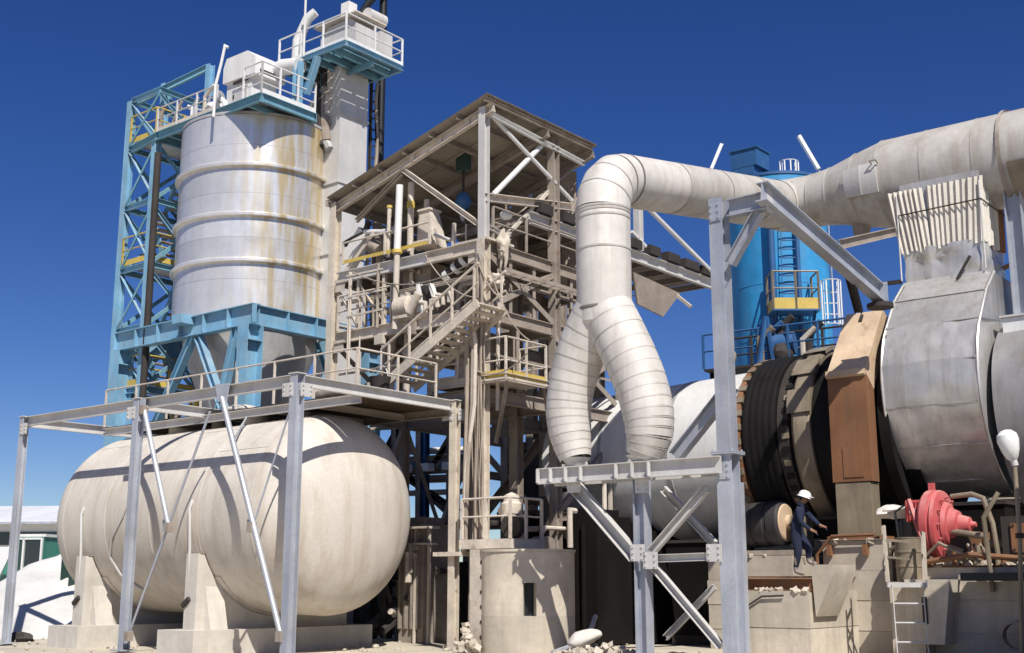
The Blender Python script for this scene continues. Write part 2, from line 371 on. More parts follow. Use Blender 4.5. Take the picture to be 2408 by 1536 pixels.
# ================================================================ far left: shed, sand, loader, post
def build_left_background():
    r = thing('warehouse', 'long white roofed shed far behind the sand pile at the left edge', 'shed', (-60, 100, 0))
    a = az(-84); b = az(6); o = at(190, 1424, 95); o.z = 0
    W, D = 70, 22
    part(r, 'wall', G().box(o, a * W, b * D, Z * 6.2), M['shed'])
    for i in range(16):
        p = o + a * (2 + i * 4.2) - b * .1
        part(r, 'window', G().box(p + Z * 4.4, a * 3.6, b * .06, Z * 1.0), M['glass'])
    for i in range(24):
        p = o + a * (i * W / 24 - .6) - b * 1.2 + Z * 6.1
        part(r, 'roof_sheet', G().prism([p, p + b * (D / 2 + 1.2) + Z * 1.9, p + b * (D / 2 + 1.2) + Z * 2.0, p + Z * .12], a * (W / 24 - .04)), M['shed'])
    part(r, 'gutter', G().box(o - a * .6 - b * 1.35 + Z * 5.95, a * (W + .6), b * .16, Z * .18), M['galv'])

    # the sand pile
    g = G(); c = at(165, 1330, 41); vs_ = []; nr, na = 12, 40
    for i in range(nr + 1):
        for j in range(na):
            q = i / nr; an = 2 * math.pi * j / na; k = 1 + .16 * noise.noise(V((math.cos(an) * 1.5, math.sin(an) * 1.5, 1)))
            x = c.x + math.cos(an) * q * 5.2 * k; y = 41 + math.sin(an) * q * 5.5 * k
            z = 2.75 * (1 - q) ** 1.05 * (1 + .12 * noise.noise(V((x * .8, y * .8, 2)))) - .08 * (i == nr)
            vs_.append((x, y, z))
    g.add(vs_, [(i * na + j, i * na + (j + 1) % na, (i + 1) * na + (j + 1) % na, (i + 1) * na + j) for i in range(nr) for j in range(na)])
    solo('sand_pile', 'heap of pale grey sand behind the left end of the tank', 'sand pile', g, M['sand'])

    # green wheel loader behind the sand
    c = at(88, 1400, 53); c.z = 0; r = thing('wheel_loader', 'green wheel loader with a glazed cab behind the sand pile', 'loader', c)
    u = az(-80); w = az(10)
    def P(x, y, z): return c + (u * x + w * y + Z * z) * 1.12
    part(r, 'chassis', G().cbox(P(0, 0, 1.0), u * 5.0, w * 1.3, Z * .5), M['green'])
    part(r, 'engine_hood', G().prism([P(-.6, -.75, 1.25), P(-2.7, -.75, 1.25), P(-2.7, -.75, 1.9), P(-2.3, -.75, 2.15), P(-.6, -.75, 2.2)], w * 1.5), M['green'])
    cab = part(r, 'cab', G().prism([P(-.6, -.8, 1.25), P(1.35, -.8, 1.25), P(1.0, -.8, 2.0), P(.55, -.8, 3.1), P(-.55, -.8, 3.1)], w * 1.6), M['green'])
    part(cab, 'side_window', G().prism([P(.28, -.83, 1.75), P(.85, -.83, 1.75), P(.42, -.83, 2.95), P(.28, -.83, 2.95)], w * .02), M['dgreen'])
    for x0, z0, x1, z1 in ((-.52, 1.3, -.52, 3.05), (.22, 1.3, .22, 3.05), (1.2, 1.5, .5, 3.05), (-.5, 3.03, .5, 3.03)): part(cab, 'pillar', G().bar(P(x0, -.84, z0), P(x1, -.84, z1), .08, .09, w), M['white'])
    part(cab, 'door_window', G().prism([P(-.45, -.83, 1.6), P(.16, -.83, 1.6), P(.16, -.83, 2.95), P(-.45, -.83, 2.95)], w * .02), M['glass'])
    part(cab, 'door_panel', G().prism([P(-.5, -.82, 1.28), P(.2, -.82, 1.28), P(.2, -.82, 1.55), P(-.5, -.82, 1.55)], w * .02), M['green']); part(cab, 'rear_panel', G().prism([P(.25, -.82, 1.28), P(1.25, -.82, 1.28), P(1.02, -.82, 1.7), P(.25, -.82, 1.7)], w * .02), M['dgreen'])
    part(cab, 'windshield', G().prism([P(1.06, -.68, 2.02), P(.63, -.68, 3.02), P(.60, -.68, 3.0), P(1.02, -.68, 2.0)], w * 1.36), M['glass'])
    part(cab, 'cab_roof', G().cbox(P(-.02, 0, 3.15), u * 1.35, w * 1.75, Z * .12), M['white'])
    for sx in (-1.5, 1.75):
        for sy in (-1, 1):
            k = part(r, 'wheel', G().lathe(P(sx, sy * .75, .72), w * sy, Z, [(-.02, .1), (0, .45), (.0, .68), (.06, .74), (.38, .74), (.44, .68), (.44, .42), (.40, .41)], 26), M['rubber'])
            part(k, 'rim', G().lathe(P(sx, sy * .75, .72), w * sy, Z, [(.30, 0), (.38, .15), (.34, .4), (.43, .43), (.30, .43)], 22), M['yellow'])
    part(r, 'lift_arm', G().bar(P(1.2, -.45, 1.6), P(3.0, -.45, .7), .16, .3), M['green'])
    part(r, 'lift_arm', G().bar(P(1.2, .45, 1.6), P(3.0, .45, .7), .16, .3), M['green'])
    part(r, 'bucket', G().prism([P(2.9, -1.3, .25), P(4.0, -1.3, .2), P(3.1, -1.3, .35), P(2.95, -1.3, 1.2), P(2.85, -1.3, 1.2)], w * 2.6), M['yellow'])

    # dark green column standing behind the tank's left end
    p = at(160, 1480, 39); p.z = 0
    g = G().ibeam(p, p + Z * 5.9, .5, .5, .03, A)
    r = thing('green_column', 'dark green steel column standing behind the left end of the tank', 'column', p)
    g = G().ibeam(p, p + Z * 3.5, .5, .5, .03, A); part(r, 'shaft', g, M['dgreen']); part(r, 'base_plate', G().cbox(p + Z * .02, A * .8, B * .8, Z * .06), M['dgreen'])
    part(r, 'cap', G().cbox(p + Z * 3.52, A * .6, B * .6, Z * .05), M['dgreen'])
build_left_background()

# ================================================================ the tank and the steel frame over it
TC = at(700, 880, 26); TC.z = 0; TH = 6.02
def tp(s, t, z): return TC + A * s + B * t + Z * z
def build_tank_frame():
    r = thing('platform_gantry', 'pale galvanised steel frame with a railed timber platform over the big tank', 'steel frame', TC)
    L, W0, W1 = 11.2, 1.95, 5.15
    posts = [(0, 0, .23), (5.85, 0, .2), (L, 0, .18), (0, W1, .2), (5.85, W1, .18), (L, W1, .18)]
    for s, t, w in posts:
        p = part(r, 'post', G().ibeam(tp(s, t, 0), tp(s, t, TH), w, w, .022, B), M['pale' if (s, t) == (0, W1) else 'galv'])
        part(p, 'base_plate', G().cbox(tp(s, t, .02), A * .45, B * .45, Z * .03), M['galv'])
        part(p, 'head_plate', G().cbox(tp(s, t, TH + .012), A * (w + .06), B * (w + .06), Z * .02), M['galvw'])
        for da in (-.16, .16):
            for db in (-.16, .16): part(p, 'anchor_bolt', G().tube(tp(s + da, t + db, .03), tp(s + da, t + db, .1), .018, 6), M['brown'])
    h = .26; z = TH - h / 2
    def bm(p, q, m='galvw', hh=h): part(r, 'beam', G().chan(p, q, .12, hh, .018), M[m])
    bm(tp(.14, 0, z), tp(5.73, 0, z)); bm(tp(5.97, 0, z), tp(L - .11, 0, z))
    bm(tp(.14, W1, z), tp(5.73, W1, z), 'brown'); bm(tp(5.97, W1, z), tp(L - .11, W1, z), 'brown')
    bm(tp(0, .16, z), tp(0, W1 - .14, z)); bm(tp(5.85, .14, z), tp(5.85, W1 - .12, z)); bm(tp(L, .12, z), tp(L, W1 - .12, z))
    zb = TH - .30
    part(r, 'edge_beam', G().chan(tp(.07, W0, zb), tp(L - .8, W0, zb), .1, .2, .015), M['galvw'])
    part(r, 'edge_beam', G().chan(tp(.07, W1 - .2, zb), tp(L - .8, W1 - .2, zb), .1, .2, .015), M['brown'])
    for s in (1.5, 3.0, 4.5, 7.2, 8.8): part(r, 'joist', G().ibeam(tp(s, W0 + .06, zb - .02), tp(s, W1 - .25, zb - .02), .1, .16, .012), M['brown'])
    # planks, each its own board, laid along the frame
    n = 15; wd = (W1 - W0 - .1) / n
    for i in range(n):
        t = W0 + .05 + (i + .5) * wd; s = .12
        while s < L - .9:
            l = min(rnd.choice((2.4, 3.0, 3.6)), L - .8 - s)
            part(r, 'plank', G().cbox(tp(s + l / 2, t, zb + .125 + rnd.uniform(-.006, .006)), A * (l - .015), B * (wd - .012), Z * .045), M['plank']); s += l
    m = M['beige']; zt = zb + .15
    railing(r, [tp(L - .8, W0, zt), tp(.2, W0, zt), tp(.2, W1 - .5, zt)], m, 1.05, 1.55, .024)
    # bracing in the front plane
    f = M['galv']
    def pt(x, y, off=-.1): q = on(x, y, TC + B * off, A); return q
    part(r, 'strut', G().tube(pt(338, 958), pt(397, 1240), .06, 10), f)
    part(r, 'strut', G().tube(pt(522, 935), pt(662, 1500), .066, 10), f)
    part(r, 'tie_rod', G().tube(pt(494, 968, -.02), pt(300, 1500, -.02), .03, 8), f)
    part(r, 'tie_rod', G().tube(pt(682, 965, -.02), pt(594, 1240, -.02), .022, 8), f)
    part(r, 'gusset', G().prism([pt(506, 905, -.08), pt(540, 900, -.08), pt(532, 945, -.08), pt(512, 945, -.08)], B * .02), M['galv'])
    for x, y in ((338, 962), (397, 1238), (592, 1238), (660, 1494), (302, 1494)):
        q = pt(x, y, -.1); part(r, 'clamp', G().cbox(q - Z * .02, A * .17, B * .15, Z * .22), M['brown'])
    for x, y in ((335, 950), (390, 1235), (590, 1235)): part(r, 'gusset', G().cbox(pt(x, y, -.05), A * .26, B * .015, Z * .26), f)
    part(r, 'bracket', G().bar(tp(4.1, W0, zb - .1), tp(3.2, 0.9, zb - .75), .04, .06), f)
    for s, t, w in posts[:4]:
        gusset(r, tp(s + (.16 if s < L else -.16), t - w / 2 - .004, TH - .34), A, Z, -B, M['galvw'], .34, .3)
        if s == 0: gusset(r, tp(s - w / 2 - .004, t + .16, TH - .34), B, Z, -A, M['galvw'], .34, .3)
    # bucket left on the platform
    p = tp(.6, 3.1, zt); b = thing('bucket', 'dark tapered bucket on the tank platform near the stairs', 'bucket', p)
    part(b, 'shell', G().lathe(p, Z, A, [(0, 0), (0, .17), (.55, .27), (.55, .25), (.05, .15)], 20), M['dark'])
    part(b, 'handle', G().sweep([p + Z * .54 + A * .26 * math.cos(x) + Z * .3 * math.sin(x) for x in [math.pi * i / 8 for i in range(9)]], .012, 5), M['galv'])
    # grey sack lying on the platform's front edge
    p = tp(1.55, W0 + .45, zt + .19); solo('sack', 'grey dusty sack slumped on the platform beside the corner post', 'sack', pillow(p, (A + B * .2).normalized(), (B - A * .2).normalized(), .62, .38, .2, 3), M['bag'], ang=70)
    p = tp(5.2, W0 + .7, zt + .1); solo('sack', 'flat pale sack lying on the platform above the tank middle', 'sack', pillow(p, A, B, .5, .34, .13, 5), M['bag'], ang=70)
build_tank_frame()

TT, TR, TZ, TS0, TS1, TD = 2.8, 2.38, 3.2, 1.95, 9.6, 1.3
def build_tank():
    o = tp(0, TT, TZ); r = thing('storage_tank', 'huge cream horizontal storage tank with domed ends on concrete saddles', 'tank', tp(5.7, TT, 0))
    n = 72
    ns = 4; w = (TS1 - TS0) / ns
    for i in range(ns):
        prof = [(TS0 + w * i + .004, TR), (TS0 + w * (i + 1) - .004, TR)]
        part(r, 'shell_course', G().lathe(o, A, Z, prof, n), M['cream'])
    for i in range(1, ns):
        s = TS0 + w * i; part(r, 'weld_seam', G().lathe(o, A, Z, [(s - .02, TR - .01), (s - .012, TR + .006), (s + .012, TR + .006), (s + .02, TR - .01)], n), M['cream'])
    def head(s, sg):
        pr = [(s + sg * TD * math.sin(math.pi / 2 * i / 16), TR * math.cos(math.pi / 2 * i / 16)) for i in range(17)]
        # torispherical: flatter centre, tight knuckle
        pr = [(s + sg * TD * math.sin(math.pi / 2 * i / 18) ** .92, TR * max(0, math.cos(math.pi / 2 * i / 18)) ** .8) for i in range(19)]
        part(r, 'domed_end', G().lathe(o, A, Z, pr, n), M['cream'])
        part(r, 'weld_seam', G().lathe(o, A, Z, [(s - .02, TR - .01), (s - .012, TR + .006), (s + .012, TR + .006), (s + .02, TR - .01)], n), M['cream'])
    head(TS0, -1); head(TS1, 1)
    part(r, 'end_vent', G().sweep([tp(TS1 + .5, TT + .4, TZ + 1.6), tp(TS1 + .95, TT + .3, TZ + 1.85), tp(TS1 + 1.2, TT + .3, TZ + 1.7)], .2, 12), M['black'])
    for i, a_ in enumerate((38, 62, 30, 55)):
        s_ = TS0 + w * i; d_ = -B * math.cos(R(a_)) + Z * math.sin(R(a_)); part(r, 'weld_seam', G().bar(o + A * (s_ + .05) + d_ * (TR + .002), o + A * (s_ + w - .05) + d_ * (TR + .002), .025, .012, d_), M['cream'])
    for s_ in (4.4, 7.6): part(r, 'manhole', G().tube(tp(s_, TT - .3, TZ + TR - .15), tp(s_, TT - .3, TZ + TR + .12), .3, 20), M['cream'])
    # saddle wear plates and the drain pipes by the saddles
    for s in (3.95, 8.6):
        part(r, 'wear_plate', G().lathe(o, A, Z, [(s - .42, TR + .002), (s - .42, TR + .02), (s + .42, TR + .02), (s + .42, TR + .002)], 40, 128, 232), M['cream'])
    for s in (3.95 + .12, 8.6 + .05):
        p0 = tp(s, .36, 3.4); part(r, 'drain_pipe', G().sweep([tp(s, .43, 3.5), p0 + Z * -.1, tp(s, .42, 2.4), tp(s, .47, 1.2)], .035, 8), M['galvw'])
        part(r, 'valve', G().bar(tp(s - .12, .40, 1.22), tp(s + .12, .40, 1.05), .1, .1), M['dark'])
    for s, h in ((3.0, .5), (6.3, .42)):
        part(r, 'nozzle', G().tube(tp(s, TT, TZ + TR - .1), tp(s, TT, TZ + TR + .16), .2, 16), M['cream'])
    hose = [tp(6.6, TT - 2.42 * math.cos(R(a_)) , TZ + 2.42 * math.sin(R(a_))) for a_ in (12, 0, -12, -24, -36, -48)]
    part(r, 'hose', G().sweep([hose[i] + A * (.5 - .5 * math.cos(i)) for i in range(6)], .03, 6), M['galvw'])
    # concrete saddles: a cradle wall across the tank on a long footing
    for k, (s, lab) in enumerate(((3.95, 'concrete saddle under the middle of the big tank'), (8.6, 'concrete saddle under the far left end of the big tank'))):
        sd_ = thing('tank_saddle', lab, 'saddle', tp(s, TT, 0), 'saddles under the tank')
        hw = .22; t0, t1, zt = .42, 2 * TT - .42, 2.25
        def arc(): # cradle curve
            an = math.asin((TZ - zt) / (TR + .03)); return [(TT - (TR + .03) * math.cos(an + (math.pi - 2 * an) * i / 20), TZ - (TR + .03) * math.sin(an + (math.pi - 2 * an) * i / 20)) for i in range(21)]
        poly = [(t0, .5), (t0, zt)] + arc() + [(t1, zt), (t1, .5)]
        part(sd_, 'cradle', G().prism([tp(s - hw, t, z) for t, z in poly], A * hw * 2), M['concl'])
        for tt in (t0 + .02, ):   # shallow buttress widening to the footing
            part(sd_, 'buttress', G().prism([tp(s - hw, t0 + .25, 1.5), tp(s - hw, t0 + .25, .5), tp(s - hw - .26, t0 + .25, .5)], B * .5), M['concl'])
        part(sd_, 'footing', G().box(tp(s - .75, t0 - .42, -.1), A * 1.35, B * (t1 - t0 + .84), Z * .62), M['concl'])
        part(sd_, 'bearing_plate', G().box(tp(s - hw - .02, t0 + .06, zt), A * (hw * 2 + .04), B * .34, Z * .035), M['brown'])
build_tank()
# ================================================================ silo on its blue frame
SC = at(592, 716, 37); SZ = SC.z; SC.z = 0          # near corner of the frame
SLa, SLb = 6.9, 5.2
def sp_(s, t, z): return SC + A * s + B * t + Z * z
m_, _ = ray(602, 500)
SILO = sp_(SLa * .5, SLb * .43, 0)
k_ = m_ * SILO.y - SILO.x; SILO = SILO + V((k_, 0, 0)); SR = 2.66
WC = SILO - B * (SR - .3)
for _ in range(30):
    WZ = at(614, 218, WC.y).z; WC = WC + A * ((WC.x - ray(614, 218)[0] * WC.y) / .9)
WC = flat(WC)
def build_silo():
    r = thing('silo', 'tall silver ribbed silo with ochre rust stains on the blue frame', 'silo', flat(SILO, SZ - .9))
    zb = SZ - .02; zt = WZ - .32
    yc = SILO.y - SR
    rings = [at(600, y, yc).z for y in (387, 504, 612)]
    seams = sorted([zb, zt] + rings + [at(600, y, yc).z for y in (338, 452, 556, 655)])
    for a_, b_ in zip(seams, seams[1:]):
        part(r, 'shell_course', G().lathe(flat(SILO), Z, V((0, -1, 0)), [(a_ + .006, SR), (b_ - .006, SR)], 72), M['silo'])
        part(r, 'course_joint', G().lathe(flat(SILO), Z, V((0, -1, 0)), [(a_ - .02, SR - .02), (a_ - .012, SR - .004), (a_ + .012, SR - .004), (a_ + .02, SR - .02)], 72), M['alug'])
    for z in rings:
        part(r, 'stiffener_ring', G().lathe(flat(SILO), Z, V((0, -1, 0)), [(z - .06, SR), (z - .06, SR + .12), (z - .03, SR + .14), (z + .05, SR + .14), (z + .09, SR + .10), (z + .12, SR)], 72), M['silo'])
    part(r, 'roof', G().lathe(flat(SILO), Z, A, [(zt, SR + .02), (zt + .1, SR + .02), (zt + .7, .3), (zt + .7, 0)], 48), M['alug'])
    part(r, 'hopper', G().lathe(flat(SILO), Z, A, [(zb, SR - .35), (zb - .9, SR - .45), (zb - 5.4, .45), (zb - 5.9, .42), (zb - 5.9, 0)], 56), M['alug'])
    part(r, 'discharge_gate', G().cbox(flat(SILO, zb - 6.05), A * .9, B * .9, Z * .35), M['dark'])
    # vertical sheet laps
    for i in range(9):
        a_ = i * 2.13 + .4; k = i % (len(seams) - 1); d = V((math.sin(a_), -math.cos(a_), 0))
        part(r, 'sheet_lap', G().bar(flat(SILO, seams[k] + .03) + d * (SR + .001), flat(SILO, seams[k + 1] - .03) + d * (SR + .001), .035, .008, d), M['silo'])
    # blue supporting frame
    f = thing('silo_trestle', 'light blue beam frame on columns carrying the silver silo', 'steel frame', flat(SC))
    H = SZ; hb = .66
    cols = [(0, 0), (SLa, 0), (0, SLb), (SLa, SLb)]
    for s, t in cols:
        c = part(f, 'column', G().ibeam(sp_(s, t, 0), sp_(s, t, H - hb), .5, .62, .03, B), M['lblue'])
        part(c, 'base_plate', G().cbox(sp_(s, t, .03), A * .9, B * .9, Z * .05), M['lblue'])
        part(c, 'stiffener', G().cbox(sp_(s, t, H - hb - .5), A * .48, B * .6, Z * .03), M['lblue'])
    def girder(p, q, out, n):
        g = part(f, 'girder', G().ibeam(p, q, .32, hb, .03), M['lblue']); L = (q - p)
        for i in range(n + 1):
            c = p + L * (i / n); part(g, 'web_stiffener', G().cbox(c + out * .09, L.normalized() * .03, out * .16, Z * (hb - .09)), M['lblue'])
    z = H - hb / 2
    girder(sp_(-.25, 0, z), sp_(SLa + .35, 0, z), -B, 6); girder(sp_(0, .18, z), sp_(0, SLb - .18, z), -A, 4)
    girder(sp_(-.25, SLb, z), sp_(SLa + .35, SLb, z), B, 5); girder(sp_(SLa, .18, z), sp_(SLa, SLb - .18, z), A, 4)
    for i in range(4):
        a_ = A * (.5 if i % 2 else -.5); 
    for d in (A, -A, B, -B): part(f, 'silo_seat', G().cbox(flat(SILO, H - .12) + d * (SR + .12), d * .5, d.cross(Z) * .5, Z * .3), M['lblue'])
    # V braces
    def pl(x, y): return on(x, y, SC, A)
    for p, q in (((560, 760), (520, 950)), ((455, 790), (395, 930)), ((468, 793), (520, 945))):
        a_, b_ = pl(*p), pl(*q); d = (b_ - a_); e = a_ + d * 1.9; part(f, 'brace', G().ibeam(a_, e, .24, .24, .02, A), M['lblue'])
    a_ = sp_(0, SLb * .75, H - hb - .1); part(f, 'brace', G().ibeam(a_, sp_(0, SLb * .2, 4.4), .24, .24, .02, A), M['lblue'])
    a_ = sp_(0, SLb * .55, H - hb - .1); part(f, 'brace', G().ibeam(a_, sp_(0, SLb * 1.0, 4.4), .24, .24, .02, A), M['teal'])
    # machinery under the hopper, half hidden
    u = thing('discharge_machine', 'dark feeder machine of pipes and motors under the silo hopper', 'feeder', sp_(4.6, 2.2, 0))
    part(u, 'body', G().cbox(sp_(4.2, 2.4, 5.9), A * 2.0, B * 1.4, Z * 1.3), M['dark'])
    part(u, 'motor', G().tube(sp_(5.2, 1.4, 6.6), sp_(5.9, 1.4, 6.6), .3, 14), M['beige'])
    for i in range(9):
        p = sp_(rnd.uniform(3.8, 6.2), rnd.uniform(.8, 2), rnd.uniform(5.4, 6.4)); part(u, 'pipe', G().sweep([p, p + Z * rnd.uniform(.6, 1.6), p + Z * 1.7 + A * rnd.uniform(-.8, .8)], rnd.uniform(.05, .1), 8), M[rnd.choice(('beige', 'brown', 'dark', 'yellow'))])
    for z in (0, ): part(u, 'stand', G().box(sp_(3.6, 1.8, 0), A * 1.4, B * 1.2, Z * 5.2), M['dark'])

    # top walkway
    pc = WC; zp = WZ; t = thing('silo_walkway', 'teal railed walkway with braced edge around the silo top', 'walkway', flat(pc, zp - .4))
    la = (flat(on(366, 318, pc, A)) - pc).length; lb = (flat(on(742, 275, pc, B)) - pc).length
    def w(s, b, z): return pc + A * s + B * b + Z * z
    for p, q in ((w(0, 0, zp - .15), w(la, 0, zp - .15)), (w(0, .1, zp - .15), w(0, lb, zp - .15)), (w(la, .1, zp - .15), w(la, lb, zp - .15)), (w(0, lb, zp - .15), w(la, lb, zp - .15))):
        part(t, 'edge_beam', G().chan(p, q, .12, .3, .02), M['teal'])
    for i in range(1, 8): part(t, 'joist', G().ibeam(w(la * i / 8, .08, zp - .2), w(la * i / 8, lb - .08, zp - .2), .1, .16, .012), M['teal'])
    for i in range(16):
        part(t, 'grating', G().cbox(w(la * (i + .5) / 16, lb / 2, zp + .02), A * (la / 16 - .02), B * (lb - .04), Z * .04), M['galv'])
    railing(t, [w(2.4, .05, zp + .04), w(la, .05, zp + .04)], M['galvw'], .9, 1.3, .026, toe=.14, toem=M['beige'])
    railing(t, [w(.05, .05, zp + .04), w(.05, lb, zp + .04)], M['white'], 1.1, .72, .028, mid=(.33, .66), toe=.16, toem=M['white'])
    railing(t, [w(.05, .05, zp + .04), w(1.0, .05, zp + .04)], M['white'], 1.1, .9, .028, mid=(.33, .66))
    # pump and pipe clutter on the walkway
    e = thing('pump_set', 'small pump with curved pale pipes on the silo walkway', 'pump', w(3.2, .7, zp + .04))
    part(e, 'body', G().blob(w(3.2, .7, zp + .42), .42, .34, .38, 2, .2), M['white'])
    part(e, 'pipe', G().sweep([w(3.0, .5, zp + .5), w(2.6, .3, zp + .6), w(2.3, .3, zp + .35), w(2.2, .3, zp + .06)], .1, 10), M['white'])
    part(e, 'flange', G().tube(w(2.62, .28, zp + .62), w(2.55, .28, zp + .62), .22, 16), M['alug'])
    for i in range(6):
        x = 3.6 + i * .52; p = w(x, rnd.uniform(.3, 1.2), zp + .05)
        part(e, 'pipe', G().sweep([p, p + Z * rnd.uniform(.5, 1.2), p + Z * 1.2 + A * rnd.uniform(-.5, .5)], rnd.uniform(.04, .09), 8), M[rnd.choice(('beige', 'galv', 'brown', 'white'))])

    # filter housing
    fo = at(566, 238, 39.6); fz = zp + .05; fo = flat(fo)
    q = thing('dust_filter', 'boxy white dust filter cabinet with vented hood on the silo top', 'filter', flat(fo, fz))
    def fp(s, b, z): return fo + A * s + B * b + Z * (fz + z)
    ztop = at(566, 117, 39.2).z - fz
    part(q, 'cabinet', G().box(fp(-.55, 0, 0), A * 1.35, B * 1.1, Z * (ztop * .62)), M['white'])
    part(q, 'hood', G().prism([fp(-.85, -.12, ztop * .60), fp(-.85, -.12, ztop * .86), fp(-.4, -.12, ztop), fp(.75, -.12, ztop), fp(.9, -.12, ztop * .86), fp(.9, -.12, ztop * .62)], B * 1.35), M['white'])
    part(q, 'vent_slot', G().box(fp(-.86, .1, ztop * .64), A * .03, B * .9, Z * .14), M['dark'])
    part(q, 'vent_slot', G().box(fp(-.5, -.14, ztop * .53), A * .8, B * .03, Z * .12), M['dark'])
    part(q, 'door', G().box(fp(-.35, -.03, .2), A * .8, B * .03, Z * .8), M['galvw'])
    part(q, 'hinge', G().box(fp(.34, -.05, .8), A * .06, B * .03, Z * .14), M['dark'])
    part(q, 'ladder_pole', G().sweep([at(502, 275, 37.9), at(507, 200, 37.9), at(520, 150, 37.9), at(529, 108, 37.9), at(537, 112, 37.9)], .05, 8), M['white'])
    part(q, 'outlet_duct', G().sweep([fp(-.3, .9, ztop * .75), fp(-1.1, .9, ztop * .8), fp(-2.0, .9, ztop * .72)], .28, 14), M['white'])
build_silo()
st = M['silo'].node_tree.nodes['stain_centre']; c_ = at(735, 560, SILO.y - 1.2); st.inputs[1].default_value = (c_.x + .35, c_.y, c_.z * .36)

# ================================================================ blue lattice stair tower left of the silo
def build_stair_tower():
    Y0 = 41.0
    c0 = at(365, 400, Y0); c0.z = 0                     # near post
    r = thing('stair_tower', 'light blue lattice stair tower with yellow landings left of the silo', 'tower', c0)
    la = 3.1; lb = 2.4
    lp = on(292, 520, c0, A); la = (flat(lp) - c0).length
    def w(s, b, z): return c0 + A * s + B * b + Z * z
    topz = on(313, 240, c0, A).z
    posts = [(0, 0, at(370, 330, Y0).z), (la, 0, topz), (0, lb, topz + .2), (la, lb, topz)]
    for s, b, z in posts: part(r, 'post', G().ibeam(w(s, b, 0), w(s, b, z), .26, .26, .02, B), M['lblue'])
    part(r, 'drain_pipe', G().tube(at(372, 360, Y0 - .35), flat(at(372, 360, Y0 - .35), 5), .12, 12), M['dark'])
    zl = [on(300, y, c0, A).z for y in (920, 775, 635, 490, 352, 243)]
    pairs = [((0, 0), (la, 0)), ((0, 0), (0, lb)), ((la, 0), (la, lb)), ((0, lb), (la, lb))]
    for i, z in enumerate(zl):
        for k, (p, q) in enumerate(pairs):
            part(r, 'girt', G().chan(w(*p, z), w(*q, z), .1, .2, .015), M['teal' if k else 'lblue'])
        if i + 1 < len(zl):
            for k, (p, q) in enumerate(pairs):
                z0, z1 = z, zl[i + 1]
                part(r, 'brace', G().ang(w(*p, z0 + .1), w(*q, z1 - .1), .11, .015), M['lblue' if k == 0 else 'teal'])
                part(r, 'brace', G().ang(w(*q, z0 + .1), w(*p, z1 - .1), .09, .015), M['teal' if k != 1 else 'lblue'])
    # landings
    for i, z in enumerate(zl[:5]):
        if i in (0, 2, 4) :
            part(r, 'landing', G().box(w(.1, .1, z + .12), A * (la - .2), B * (lb + 1.2), Z * .05), M['galv'])
            railing(r, [w(la - .05, .0, z + .17), w(0.1, 0, z + .17), w(-.02, lb + 1.0, z + .17)], M['yellow'], 1.05, 1.3, .028, toe=.2, toem=M['yellow'])
    # flights
    for i in range(4):
        z0, z1 = zl[i] + .17, zl[i + 1] + .17; d = 1 if i % 2 else -1
        stairs(r, w(la * .5 + d * la * .35, lb * .35 + (.7 if d > 0 else 0), z0), w(la * .5 - d * la * .35, lb * .35 + (.7 if d > 0 else 0), z1), B * .65, 9, M['teal'], M['brown'])
    # bridge to the silo walkway and the tall frame above it
    for x, y0_, y1_, dy in ((383, 198, 300, 1.4), (491, 153, 225, .6)):
        p = at(x, y1_, Y0 + dy); part(r, 'post', G().ibeam(p, flat(p, at(x, y0_, Y0 + dy).z), .24, .24, .02, B), M['lblue'])
    part(r, 'girt', G().chan(at(314, 244, lp.y), at(491, 158, Y0 + .6), .12, .24, .018), M['teal'])
    part(r, 'brace', G().ang(at(316, 250, lp.y), at(368, 325, Y0), .1, .015), M['lblue'])
    part(r, 'brace', G().ang(at(392, 205, Y0 + 1.4), at(430, 300, Y0 + 1.2), .1, .015), M['teal'])
    part(r, 'brace', G().ang(at(400, 250, Y0 + 2), at(490, 258, Y0 + .9), .06, .01), M['galvw'])
    p0 = at(366, 322, Y0 - .2); p1 = at(310, 352, lp.y - .2)
    part(r, 'walkway_edge', G().chan(p0, p1, .12, .26, .018), M['teal'])
build_stair_tower()

